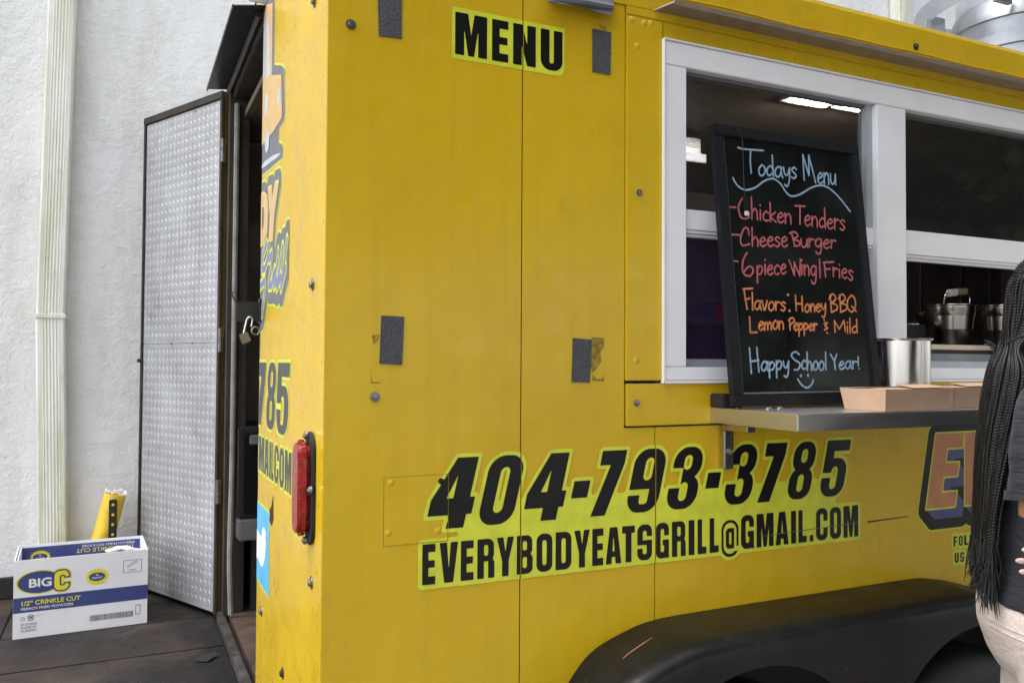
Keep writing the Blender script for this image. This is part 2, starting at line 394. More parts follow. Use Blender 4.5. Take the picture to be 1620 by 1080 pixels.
def glyph(ch, x, y, W):
    """heavy condensed capital or digit in a box W wide and 1 high"""
    s = .365 * W; b = .17; R = .42 * W
    if ch in '0O': return mx(d_box(x, y, 0, 0, W, 1, R), -d_box(x, y, s, b, W - s, 1 - b, (W - 2 * s) / 2))
    if ch == 'D': return mx(mn(d_box(x, y, 0, 0, W, 1, R), d_box(x, y, 0, 0, W * .55, 1)), -d_box(x, y, s, b, W - s, 1 - b, (W - 2 * s) * .45))
    if ch == 'C': return mx(mx(d_box(x, y, 0, 0, W, 1, R), -d_box(x, y, s, b, W - s, 1 - b, (W - 2 * s) / 2)), -d_box(x, y, s + .01, .40, W * 2, .60))
    if ch == 'G':
        a = mx(mx(d_box(x, y, 0, 0, W, 1, R), -d_box(x, y, s, b, W - s, 1 - b, (W - 2 * s) / 2)), -d_box(x, y, s + .01, .50, W * 2, .64))
        return mn(mn(a, d_box(x, y, W * .52, .36, W, .52)), d_box(x, y, W * .78, 0, W, .4))
    if ch == 'U': return mx(mn(d_box(x, y, 0, 0, W, 1, R), d_box(x, y, 0, .5, W, 1)), -d_box(x, y, s * 1.1, b, W - s * 1.1, 1.5, (W - 2.2 * s) / 2))
    if ch == 'S':
        a = d_box(x, y, 0, 0, W, 1, R)
        a = mx(a, -d_box(x, y, s, .60, W - s, 1 - b, .06)); a = mx(a, -d_box(x, y, s, .56, W * 1.5, .665))
        a = mx(a, -d_box(x, y, s, b, W - s, .40, .06)); return mx(a, -d_box(x, y, -.5 * W, .335, W - s, .43))
    if ch in '839':
        if ch == '9':
            a = d_box(x, y, 0, 0, W, 1, R); a = mx(a, -d_box(x, y, s, .50, W - s, .86, .09)); a = mx(a, -d_box(x, y, s, .13, W - s, .36, .05))
            return mx(a, -d_box(x, y, -.3, .275, W - s, .365, 0))
        a = mn(d_box(x, y, .02 * W, .47, .98 * W, 1, R), d_box(x, y, 0, 0, W, .55, R))
        a = mx(a, -d_box(x, y, s, .63, W - s, .87, .09)); a = mx(a, -d_box(x, y, s, .13, W - s, .43, .09))
        if ch == '3':
            a = mx(a, -d_box(x, y, -.3, .345, s + .005, .665)); a = mn(a, d_box(x, y, W * .42, .44, W * .72, .575))
        return a
    if ch == '5':
        a = mx(d_box(x, y, 0, 0, W, .68, R), -d_box(x, y, s, .13, W - s, .53, .09)); a = mn(a, d_box(x, y, 0, .42, s, 1)); a = mn(a, d_box(x, y, 0, .805, W, 1))
        return mx(a, -d_box(x, y, -.3, .335, s, .425))
    if ch == '7': return d_poly(x, y, [(0, 1), (W, 1), (W, .80), (.60 * W, 0), (0.02 * W, 0), (.44 * W, .775), (0, .775)])
    if ch == '4':
        a = d_poly(x, y, [(0, .19), (0, .41), (.40 * W, 1), (.88 * W, 1), (.88 * W, .43), (W, .43), (W, .19), (.88 * W, .19), (.88 * W, 0), (.48 * W, 0), (.48 * W, .19)])
        return mx(a, -d_poly(x, y, [(.34 * W, .425), (.50 * W, .425), (.50 * W, .76)]))
    if ch == '-': return d_box(x, y, 0, .30, W, .56)
    if ch == '.': return d_box(x, y, 0, 0, W, .2)
    if ch == 'I': return d_box(x, y, 0, 0, W, 1)
    if ch == 'E': return mn(mn(d_box(x, y, 0, 0, .46 * W, 1), d_box(x, y, 0, .80, W, 1)), mn(d_box(x, y, 0, 0, W, .2), d_box(x, y, 0, .415, .95 * W, .595)))
    if ch == 'F': return mn(mn(d_box(x, y, 0, 0, .46 * W, 1), d_box(x, y, 0, .80, W, 1)), d_box(x, y, 0, .40, .92 * W, .58))
    if ch == 'L': return mn(d_box(x, y, 0, 0, .5 * W, 1), d_box(x, y, 0, 0, W, .2))
    if ch == 'T': return mn(d_box(x, y, 0, .80, W, 1), d_box(x, y, .27 * W, 0, .73 * W, 1))
    if ch == 'V': return d_poly(x, y, [(0, 1), (.40 * W, 1), (.50 * W, .30), (.60 * W, 1), (W, 1), (.74 * W, 0), (.26 * W, 0)])
    if ch == 'A': return mx(d_poly(x, y, [(.26 * W, 1), (.74 * W, 1), (W, 0), (.63 * W, 0), (.60 * W, .19), (.40 * W, .19), (.37 * W, 0), (0, 0)]), -d_poly(x, y, [(.43 * W, .34), (.57 * W, .34), (.5 * W, .80)]))
    if ch == 'Y': return d_poly(x, y, [(0, 1), (.38 * W, 1), (.5 * W, .60), (.62 * W, 1), (W, 1), (.69 * W, .38), (.69 * W, 0), (.31 * W, 0), (.31 * W, .38)])
    if ch == 'N': return d_poly(x, y, [(0, 0), (0, 1), (.40 * W, 1), (.62 * W, .50), (.62 * W, 1), (W, 1), (W, 0), (.62 * W, 0), (.38 * W, .48), (.38 * W, 0)])
    if ch == 'M': return d_poly(x, y, [(0, 0), (0, 1), (.40 * W, 1), (.5 * W, .48), (.60 * W, 1), (W, 1), (W, 0), (.72 * W, 0), (.72 * W, .64), (.59 * W, 0), (.41 * W, 0), (.28 * W, .64), (.28 * W, 0)])
    if ch == 'W': return d_poly(x, y, [(0, 1), (.25 * W, 1), (.31 * W, .40), (.39 * W, 1), (.61 * W, 1), (.69 * W, .40), (.75 * W, 1), (W, 1), (.84 * W, 0), (.58 * W, 0), (.5 * W, .5), (.42 * W, 0), (.16 * W, 0)])
    if ch == 'B':
        a = mn(d_box(x, y, 0, 0, .55 * W, 1), mn(d_box(x, y, 0, .47, .97 * W, 1, .36 * W), d_box(x, y, 0, 0, W, .54, .36 * W)))
        return mx(mx(a, -d_box(x, y, s, .61, W - s, .85, .05)), -d_box(x, y, s, .15, W - s, .44, .05))
    if ch == 'R':
        a = mn(d_box(x, y, 0, 0, s * 1.05, 1), mn(d_box(x, y, 0, .42, .97 * W, 1, .36 * W), d_box(x, y, 0, .42, W * .5, 1)))
        a = mn(a, mn(d_box(x, y, W - s, 0, W, .42), d_box(x, y, W * .5, .2, .96 * W, .52, .3 * W))); a = mx(a, -d_box(x, y, s * 1.05, .57, W - s, .85, .06))
        return mx(a, -d_box(x, y, s * 1.05, -.2, W - s, .43))
    if ch == '@':
        a = mx(d_box(x, y, 0, -.18, W, .90, .46 * W), -d_box(x, y, .12 * W, -.09, .88 * W, .82, .37 * W)); a = mx(a, -d_box(x, y, .66 * W, -.02, 1.2 * W, .12))
        b_ = mx(d_box(x, y, .25 * W, .06, .74 * W, .66, .2 * W), -d_box(x, y, .44 * W, .18, .58 * W, .54, .05)); return mn(mn(a, b_), d_box(x, y, .58 * W, .06, .74 * W, .66))
    raise KeyError(ch)
def contour(g, S, level=0.0, tol=.0003):
    F = level - S; F[0, :] = F[-1, :] = -1; F[:, 0] = F[:, -1] = -1; F = np.where(F == 0, 1e-9, F)
    I = (F > 0).astype(int); code = I[:-1, :-1] + 2 * I[:-1, 1:] + 4 * I[1:, 1:] + 8 * I[1:, :-1]
    T = {1: [(3, 0)], 2: [(0, 1)], 3: [(3, 1)], 4: [(1, 2)], 5: [(3, 0), (1, 2)], 6: [(0, 2)], 7: [(3, 2)], 8: [(2, 3)], 9: [(2, 0)], 10: [(0, 1), (2, 3)], 11: [(2, 1)], 12: [(1, 3)], 13: [(1, 0)], 14: [(0, 3)]}
    nxt = {}; pos = {}
    def pt(j, i, e):
        if e == 0: k = ('h', j, i); a, b, p, q = F[j, i], F[j, i + 1], (i, j), (i + 1, j)
        elif e == 2: k = ('h', j + 1, i); a, b, p, q = F[j + 1, i], F[j + 1, i + 1], (i, j + 1), (i + 1, j + 1)
        elif e == 3: k = ('v', j, i); a, b, p, q = F[j, i], F[j + 1, i], (i, j), (i, j + 1)
        else: k = ('v', j, i + 1); a, b, p, q = F[j, i + 1], F[j + 1, i + 1], (i + 1, j), (i + 1, j + 1)
        if k not in pos:
            t = a / (a - b); pos[k] = (g.x0 + g.h * (p[0] + t * (q[0] - p[0])), g.y0 + g.h * (p[1] + t * (q[1] - p[1])))
        return k
    for j, i in zip(*np.nonzero((code > 0) & (code < 15))):
        for e0, e1 in T[int(code[j, i])]: nxt[pt(j, i, e0)] = pt(j, i, e1)
    loops = []
    while nxt:
        k0, k = next(iter(nxt.items())); del nxt[k0]; L = [pos[k0]]
        while k != k0 and k in nxt:
            L.append(pos[k]); k = nxt.pop(k)
        if len(L) > 6: loops.append(L)
    return [q for q in (simplify(L, tol) for L in loops) if len(q) > 2]
def simplify(L, tol):
    P = np.array(L); n = len(P); keep = np.zeros(n + 1, bool); Q = np.vstack([P, P[:1]])
    far = int(np.argmax(np.hypot(*(P - P[0]).T))); keep[0] = keep[far] = keep[n] = True; st = [(0, far), (far, n)]
    while st:
        a, b = st.pop()
        if b - a < 2: continue
        v = Q[b] - Q[a]; l = np.hypot(*v) + 1e-12; r = Q[a + 1:b] - Q[a]
        d = np.abs(r[:, 0] * v[1] - r[:, 1] * v[0]) / l; k = int(np.argmax(d))
        if d[k] > tol: keep[a + 1 + k] = True; st += [(a, a + 1 + k), (a + 1 + k, b)]
    return [tuple(p) for p in P[keep[:n]]]
def area(L): return .5 * sum(a[0] * b[1] - b[0] * a[1] for a, b in zip(L, L[1:] + L[:1]))
def inside(p, L):
    c = False
    for a, b in zip(L, L[1:] + L[:1]):
        if (a[1] > p[1]) != (b[1] > p[1]) and p[0] < (b[0] - a[0]) * (p[1] - a[1]) / (b[1] - a[1]) + a[0]: c = not c
    return c
def fill(loops, to3):
    A = [(abs(area(L)), L) for L in loops]; A.sort(key=lambda q: -q[0]); outs = []
    sgn = np.sign(area(A[0][1])) if A else 1
    for ar, L in A:
        if ar < 2e-7: continue
        if np.sign(area(L)) == sgn: outs.append([L])
        else:
            for o in reversed(outs):
                if inside(L[0], o[0]): o.append(L); break
    V, Fc = [], []
    for o in outs:
        flat = [p for L in o for p in L]; n0 = len(V)
        tris = tessellate_polygon([[Vector((p[0], p[1], 0)) for p in L] for L in o])
        V += [to3(p[0], p[1]) for p in flat]; Fc += [tuple(n0 + i for i in t) for t in tris if len(set(t)) == 3]
    return V, Fc
def side(off): return lambda x, z: (x, -off, z)
def rear(off): return lambda y, z: (-off, y, z)
def decal(name, g, S, mat, parent, to3, level=0.0, tol=.0003, label=None):
    L = contour(g, S.copy(), level, tol)
    return obj(name, fill(L, to3), mat, parent, label=label) if L else None
def smin(a, b, k):
    h = np.clip(.5 + .5 * (b - a) / k, 0, 1); return b * (1 - h) + a * h - k * h * (1 - h)
def ftext(s, size, off=0.0, xs=1.0):
    """2D outline text in the built-in face -> verts, faces"""
    cu = bpy.data.curves.new('t', 'FONT'); cu.body = s; cu.size = size; cu.offset = off; cu.fill_mode = 'BOTH'
    o = bpy.data.objects.new('t', cu); C.objects.link(o); dg = bpy.context.evaluated_depsgraph_get()
    me = bpy.data.meshes.new_from_object(o.evaluated_get(dg)); v = [(q.co.x * xs, q.co.y) for q in me.vertices]; f = [tuple(p.vertices) for p in me.polygons]
    bpy.data.objects.remove(o); bpy.data.curves.remove(cu); bpy.data.meshes.remove(me); return v, f

# ------------------------------------------------------------------ the setting: ground, deck, wall
Gd = B(); box(Gd, -120, 120, -120, 120, -.4, 0); struct('ground', Gd, 'asphalt')
ZD = .45; WY = 2.33
dk = B(); rnd = random.Random(3)
box(dk, -3.6, -.03, -.55, WY - .002, .16, ZD - .03)
y = -.55; cuts = [-.52, -.14, .24, .62, 1.0, 1.37, 1.735, WY - .004]
for a, b in zip(cuts, cuts[1:]):
    for x0, x1 in ((-3.6, -2.15), (-2.146, -.735), (-.731, -.03)):
        e = rnd.uniform(-.001, .001); box(dk, x0, x1, a + .0014, b - .0012, ZD - .028, ZD + e, bev=.003)
for x in (-3.5, -2.2, -.9):
    for y in (-.4, .8, 2.0): box(dk, x, x + .09, y, y + .09, 0, .17)
struct('deck', dk, 'deck')

wall = thing('building_wall', 'rough white painted stucco wall behind the trailer and the open door', 'wall', (0, WY, 0))
wb = B(); bmesh.ops.create_grid(wb, x_segments=160, y_segments=70, size=1)
for v in wb.verts:
    x, z = v.co.x * 6 + 1.5, v.co.y * 2.45 + 2.4
    v.co = Vector((x, WY - .005 * noise.noise(Vector((x * 1.7, 0, z * 1.7))) - .002 * noise.noise(Vector((x * 5, 3, z * 5))), z))
box(wb, -4.5, 7.5, WY + .02, WY + .3, -.05, 4.86)
obj('wall_face', wb, 'stucco', wall, smooth=60)
obj('base_strip', boxes((-4.4, -.05, WY - .03, WY + .02, ZD + .003, ZD + .085), bev=.004), 'rubber', wall)
obj('coping', boxes((-4.5, 7.5, WY - .06, WY + .36, 4.86, 4.95), bev=.01), 'roof', wall)

def spout_section(bm, p0, p1, wd=.108, dp=.075):
    """corrugated rectangular pipe, broad face to the front"""
    prof = []; n = 9
    for i in range(n * 4 + 1):
        t = i / (n * 4); x = -wd / 2 + wd * t
        rib = 0 if t < .24 or t > .80 else .0011 * (1 if (i // 2) % 2 else -1)
        prof.append((x, -dp + rib + (.010 * max(0, (abs(t - .5) - .42) / .08) ** 2)))
    prof += [(wd / 2, 0), (-wd / 2, 0)]
    a = [bm.verts.new(Vector(p0) + Vector((x, q, 0))) for x, q in prof]; b = [bm.verts.new(Vector(p1) + Vector((x, q, 0))) for x, q in prof]
    k = len(prof)
    for i in range(k): bm.faces.new((a[i], a[(i + 1) % k], b[(i + 1) % k], b[i]))
    bm.faces.new(a[::-1]); bm.faces.new(b)
def downspout(label, xb, xm, xt, zj, zt, zb):
    t = thing('downspout', label, 'downspout', (xb, WY - .02, zb))
    b_ = B(); spout_section(b_, (xb, WY - .012, zb), (xm, WY - .012, zj)); obj('lower_pipe', b_, 'spout', t)
    b_ = B(); spout_section(b_, (xm, WY - .010, zj - .015), (xt, WY - .008, zt), .104, .078); obj('upper_pipe', b_, 'spout', t)
    obj('joint_band', boxes((xm - .057, xm + .057, WY - .0925, WY - .004, zj - .010, zj + .010), bev=.003), 'spout', t)
downspout('mossy white corrugated downspout on the wall beside the open door', -.604, -.633, -.585, 1.60, 4.8, ZD + .01)
downspout('white downspout on the wall, showing above the trailer roof', 4.33, 4.33, 4.34, 1.6, 4.8, .02)

# leaning yellow tube behind the carton
sc = B(); prism(sc, [(-.135, 1.24, ZD + .004), (-.10, 1.215, ZD + .004), (-.07, 1.25, ZD + .006), (-.09, 1.275, ZD + .010), (-.12, 1.27, ZD + .004)], (0, 0, .002)); prism(sc, [(-.10, 1.26, ZD + .007), (-.065, 1.25, ZD + .006), (-.07, 1.285, ZD + .013)], (0, 0, .0015))
tag(obj('rubber_scrap', sc, 'rubber', base=(-.1, 1.25, ZD)), 'torn black scrap lying on the deck beside the door sill', 'scrap')
gp = thing('guard_post', 'leaning yellow tube with a white torn top behind the carton', 'guard post', (-.47, 2.17, ZD))
b_ = B(); lathe(b_, (-.478, 2.18, ZD + .002), [(.001, 0), (.044, 0), (.0435, .20), (.0425, .425), (.036, .428), (.034, .41), (.001, .405)], 28, (.235, .02, 1))
obj('tube', b_, 'ypost', gp, smooth=40)
b_ = B(); r_ = random.Random(5)
for k in range(26):
    a = 2 * pi * k / 26; c = Vector((-.377, 2.187, ZD + .43)); ellipsoid(b_, c + Vector((cos(a) * .038, sin(a) * .038, r_.uniform(-.008, .003) + cos(a) * -.009)), (.0055, .0055, r_.uniform(.002, .006)), 6, 5)
obj('torn_rim', b_, 'white', gp)
b_ = B(); box(b_, -.402, -.372, 2.118, 2.132, ZD + .012, ZD + .405, bev=.003); obj('perforated_strip', b_, 'rubber', gp)
for k in range(9): b_ = B(); lathe(b_, (-.387, 2.1175, ZD + .385 - k * .040), [(.0001, -.001), (.0055, -.001), (.0055, .001), (.0001, .001)], 12, (0, 1, 0)); obj('hole', b_, 'ypost', gp)

# ------------------------------------------------------------------ the food trailer
XL, YW = 4.9, 2.0
tr = thing('food_trailer', 'yellow food trailer with a phone number, serving window and open rear door', 'food trailer', (2.4, 1.0, 0))
def zr(y): return 2.395 + .16 * sin(pi * min(max(y, 0), 2) / 2)
S1, S2 = .431, .7835
TH = .02; g_ = .0012
def panel(*p): obj('side_panel', prism(B(), [(x, 0, z) for x, z in p], (0, .0032, 0), bev=.0008), 'yellow', tr)
def rc(x0, x1, z0, z1): return ((x0, z0), (x1, z0), (x1, z1), (x0, z1))
panel(*rc(.0, S1 - g_, .44, 2.385)); panel((S1 + g_, .44), (S2 - g_, .44), (S2 - g_, 1.270), (.697, 1.270), (.697, 2.385), (S1 + g_, 2.385)); panel(*rc(S2 + g_, XL, .44, 1.270)); panel(*rc(2.36, XL, 1.272, 2.385))
panel(*rc(.699, 2.358, 2.215, 2.385))
obj('wall_backing', boxes((.03, .80, .024, .045, .44, 2.38), (.80, 2.33, .024, .045, .44, 1.372), (.80, 2.33, .024, .045, 2.2, 2.38), (2.33, XL, .024, .045, .44, 2.38)), 'dark', tr)
# raised trim boards round the serving window
wt = B(); box(wt, .699, .800, -.006, TH, 1.380, 2.238, bev=.002); box(wt, .701, 2.42, -.006, TH, 1.274, 1.373, bev=.002); box(wt, 2.33, 2.42, -.006, TH, 1.376, 2.238, bev=.002)
box(wt, .699, 2.42, -.003, TH, 2.241, 2.31, bev=.002); box(wt, .803, 2.327, -.004, TH, 2.198, 2.239, bev=.0015)
obj('window_trim', wt, 'yellow', tr)
# roof edge: wrapped yellow sheet over the side, with a rough turned seam
re_ = B(); prof = [(-.004, 2.262), (-.005, 2.375), (-.002, 2.386), (.010, 2.393), (.06, 2.397), (.06, 2.37), (.004, 2.36), (.004, 2.262)]
nx = 60
rows = []
for i in range(nx + 1):
    x = -.004 + (XL + .004) * i / nx
    rows.append([re_.verts.new((x, q - .0022 * noise.noise(Vector((x * 5, z * 8, 1))), z + .0022 * noise.noise(Vector((x * 7, 5, z * 3))))) for q, z in prof])
for a, b in zip(rows, rows[1:]):
    for k in range(len(prof)): re_.faces.new((a[k], a[(k + 1) % len(prof)], b[(k + 1) % len(prof)], b[k]))
re_.faces.new(rows[0][::-1]); re_.faces.new(rows[-1]); obj('roof_edge', re_, 'yellow', tr)
b_ = B(); pts = [(x, -.0065 - .001 * noise.noise(Vector((x * 9, 0, 0))), 2.305 + .006 * noise.noise(Vector((x * 4.5, 2, 0)))) for x in np.linspace(.75, 4.8, 120)]
tube(b_, pts, .0022, 6); obj('roof_seam', b_, 'yellow', tr)
# drip rail over the window
b_ = B(); dz = PY(1620, 147, 0).z
prism(b_, [(.775, -.002, dz), (4.5, -.002, dz), (4.5, -.052, 2.268), (.80, -.052, 2.268)], (0, 0, .003)); box(b_, .80, 4.5, -.0535, -.052, 2.262, 2.273)
obj('drip_rail', b_, 'rail', tr)
# torn dark flap hanging from the roof edge
b_ = B(); fl = [PY(868, -14, -.012), PY(866, 1, -.03), PY(890, 7, -.034), PY(905, 8, -.03), PY(930, 14, -.032), PY(950, 21, -.034), PY(967, 24, -.028), PY(970, 6, -.016), PY(969, -12, -.010)]
prism(b_, fl, (0, .003, .002)); tube(b_, [PY(868, -2, -.022), PY(925, 4, -.03), PY(968, 12, -.022)], .009, 8); obj('torn_flap', b_, 'slate', tr)
# roof sheet, front and back walls, interior
b_ = B(); n = 20
for dz_, flip in ((0, 0),):
    for i in range(n):
        y0, y1 = .02 + 1.96 * i / n, .02 + 1.96 * (i + 1) / n
        prism(b_, [(-.0, y0, zr(y0)), (XL, y0, zr(y0)), (XL, y1, zr(y1)), (-.0, y1, zr(y1))], (0, 0, -.02))
obj('roof', b_, 'roof', tr)
obj('end_wall', boxes((XL - .03, XL, .046, YW, .44, 2.40), (.03, XL - .032, YW - .03, YW, .44, 2.40)), 'yellow', tr)
obj('interior_floor', boxes((.01, XL - .03, .046, YW - .03, .43, .49)), 'rustfloor', tr)
obj('interior_wall', boxes((.04, XL - .04, YW - .06, YW - .035, .49, 2.33), (XL - .06, XL - .04, .05, YW - .062, .49, 2.33)), 'wall_in', tr)
obj('interior_ceiling', boxes((.04, XL - .04, .05, YW - .035, 2.335, 2.36)), 'ceil_in', tr)
# rear wall
OY0, OY1, OZ1 = .86, 1.60, 2.40
def rearpoly(pts): return prism(B(), [(0, y, z) for y, z in pts], (.03, 0, 0), bev=.0015)
ys = np.linspace(.0034, OY0, 9)
obj('rear_panel', rearpoly([(.0034, .44), (OY0, .44)] + [(y, zr(y) - .003) for y in ys[::-1]]), 'yellow', tr)
ys = np.linspace(OY1 + .06, YW, 6)
obj('rear_panel', rearpoly([(OY1 + .06, .44), (YW, .44)] + [(y, zr(y) - .003) for y in ys[::-1]]), 'yellow', tr)
ys = np.linspace(OY0 + .002, OY1 + .058, 8)
obj('rear_panel', rearpoly([(OY0 + .002, OZ1 + .03), (OY1 + .058, OZ1 + .03)] + [(y, zr(y) - .003) for y in ys[::-1]]), 'yellow', tr)
b_ = B(); box(b_, -.012, .06, OY1, OY1 + .055, .49, OZ1 + .028, bev=.003); box(b_, .0, .06, OY0 + .002, OY1, OZ1, OZ1 + .028, bev=.003); box(b_, .004, .05, OY0 + .002, OY0 + .02, .49, OZ1, bev=.002)
obj('door_frame', b_, 'rust', tr)
b_ = B(); pts = [(.012, OY1 - .012, OZ1 - .02), (.012, OY1 - .012, 1.2), (.010, OY1 - .016, .95), (.004, OY1 - .045, .78), (.004, OY1 - .05, .66), (.010, OY1 - .05, .50)]
tube(b_, catmull(pts, 6), .010, 8); obj('door_seal', b_, simple('worn_seal', (.22, .20, .175), .7, var=.3, nscale=15), tr)
b_ = B(); box(b_, -.028, .0, OY0 - .10, OY1 + .06, .425, .478, bev=.002); box(b_, -.031, -.006, OY0 - .12, OY1 + .05, .4785, .489, bev=.003); obj('rear_sill', b_, simple('worn_sill', (.075, .070, .066), .5, .4, var=.6, nscale=25, bump=.3, bscale=60), tr)
obj('rear_bumper', boxes((-.09, -.03, -.02, 1.02, .33, .425), bev=.006), 'black', tr)
# visor over the door
b_ = B(); prism(b_, [(0, .82, 2.447), (-.088, .845, 2.441), (-.090, 1.66, 2.441), (0, 1.66, 2.452)], (0, 0, .004)); box(b_, -.0915, -.087, .845, 1.66, 2.434, 2.446); tube(b_, [(-.012, .86, 2.435), (-.012, 1.63, 2.435)], .012, 10)
vi = obj('door_visor', b_, 'black', tr)
b_ = B(); prism(b_, [(-.001, .815, 2.452), (-.05, .815, 2.452), (-.05, .815, 2.47), (-.012, .815, 2.51), (-.001, .815, 2.51)], (0, .004, 0)); obj('visor_bracket', b_, 'alu', vi)
b_ = B(); lathe(b_, (-.018, .814, 2.478), [(.0001, -.004), (.007, -.004), (.007, .0), (.0001, 0)], 8, (0, 1, 0)); obj('bolt', b_, 'black', vi)

# ---- the open door, swung back against the wall
H0 = Vector((-.022, 1.70, 0)); HE = Vector((-.285, 2.245, 0)); dv = (HE - H0); DW = dv.length; dv.normalize(); dn = Vector((dv.y, -dv.x, 0)) * -1   # dn: outward normal of the face we see
if dn.x > 0: dn = -dn
Z0, Z1 = .464, 2.455
def dpt(u, z, o=0): return H0 + dv * u + dn * o + Vector((0, 0, z))
def dbox(bm, u0, u1, z0, z1, o0, o1):
    return prism(bm, [dpt(u0, z0, o0), dpt(u1, z0, o0), dpt(u1, z1, o0), dpt(u0, z1, o0)], dn * (o1 - o0), bev=.0015)
b_ = B(); dbox(b_, .0, DW, Z0, Z1, -.035, 0); door = obj('rear_door', b_, 'rust', tr)
b_ = B(); dbox(b_, 0, DW, Z1 - .028, Z1 + .001, .001, .012); dbox(b_, 0, .016, Z0, Z1 - .029, .001, .010); dbox(b_, DW - .014, DW + .001, Z0, Z1 - .029, .001, .010); obj('door_border', b_, 'rust', door)
b_ = B(); U0, U1, V0, V1 = .017, DW - .015, Z0 + .004, Z1 - .030; SP = 1.49
dbox(b_, U0, U1, V0, SP - .0004, .0005, .004); dbox(b_, U0, U1, SP + .0004, V1, .0005, .004)
def lens(bm, u, z, ang, L=.0098, wd=.0020, h=.0013):
    c, s = cos(ang), sin(ang); top = []; ring = []
    for k in range(8):
        t = 2 * pi * k / 8; a, q = L * cos(t), wd * sin(t) * (1 if k % 4 else 0)
        ring.append(bm.verts.new(dpt(u + a * c - q * s, z + a * s + q * c, .0039)))
    for a in (-L * .5, L * .5): top.append(bm.verts.new(dpt(u + a * c, z + a * s, .004 + h)))
    r = ring; t0, t1 = top
    for f in ((r[3], r[4], t0), (r[4], r[5], t0), (r[2], r[3], t0), (r[5], r[6], t0), (r[0], r[1], t1), (r[7], r[0], t1), (r[1], r[2], t1), (r[6], r[7], t1), (r[2], t0, t1), (r[6], t1, t0)): bm.faces.new(f)
pu, pv = .0310, .0340; j = 0; z = V0 + .02
while z < V1 - .014:
    if abs(z - SP) > .012:
        i = 0; u = U0 + .016 + (pu / 2 if j % 2 else 0)
        while u < U1 - .012:
            lens(b_, u, z, radians(48) if j % 2 else radians(132)); u += pu
    z += pv / 2; j += 1
bmesh.ops.recalc_face_normals(b_, faces=b_.faces)
obj('tread_plate', b_, 'plate', door)
for u, z in ((.2, SP), (.36, SP), (.20, V1 - .012), (.02, 1.5), (DW - .016, 1.42), (.02, 1.15)):
    b_ = B(); c = dpt(u, z, .003); lathe(b_, c, [(.005, 0), (.004, .003), (.0001, .0035)], 10, dn); obj('rivet', b_, 'zinc', door)
for z in (2.22, 1.50, .93):
    b_ = B(); lathe(b_, (-.028, 1.672, z - .045), [(.0001, 0), (.010, 0), (.010, .044), (.0085, .045), (.0085, .047), (.010, .048), (.010, .088), (.0001, .09)], 14); obj('hinge', b_, simple('worn_hinge', (.16, .15, .145), .4, .7, var=.4, nscale=60), door)
b_ = B(); lathe(b_, dpt(DW - .006, 1.42, .003), [(.009, 0), (.008, .02), (.0001, .021)], 10, dn); obj('latch_stub', b_, 'rust', door)
# hasp on the edge of the opening
b_ = B(); box(b_, -.064, .0, OY0 - .004, OY0 + .001, 1.535, 1.592, bev=.001); box(b_, -.006, -.001, OY0 - .03, OY0, 1.53, 1.60, bev=.001)
tube(b_, catmull([(-.062, OY0 - .004, 1.585), (-.075, OY0 - .006, 1.600), (-.080, OY0 - .006, 1.612), (-.074, OY0 - .006, 1.618)], 5), .0022, 6); obj('hasp', b_, 'black', tr)
b_ = B(); t_ = [(-.014 + .011 * cos(a), OY0 - .012, 1.508 + .011 * sin(a)) for a in np.linspace(0, 2 * pi, 20)]; tube(b_, t_, .0028, 8); obj('staple', b_, 'zinc', tr)
pl = thing('padlock', 'small open steel padlock hanging from the hasp by the door opening', 'padlock', (-.04, OY0 - .012, 1.46))
b_ = B(); box(b_, -.021, .021, -.009, .009, -.0215, .0215, bev=.003)
for k in range(5): box(b_, -.0213, .0213, -.0094, .0094, -.018 + k * .008, -.0145 + k * .008)
bmesh.ops.scale(b_, verts=b_.verts, vec=(.58, .8, .68)); bmesh.ops.rotate(b_, verts=b_.verts, matrix=Matrix.Rotation(radians(-22), 3, 'Y')); bmesh.ops.translate(b_, verts=b_.verts, vec=(-.043, OY0 - .012, 1.487)); obj('lock_body', b_, brushed('lock_steel', (.24, .23, .215), .4, (1, 1, 90)), pl)
b_ = B(); tube(b_, catmull([(-.047, OY0 - .012, 1.500), (-.042, OY0 - .012, 1.525), (-.038, OY0 - .012, 1.541), (-.030, OY0 - .012, 1.547), (-.0235, OY0 - .012, 1.540), (-.026, OY0 - .012, 1.520)], 8), .0030, 10); obj('shackle', b_, 'steel', pl, smooth=60)

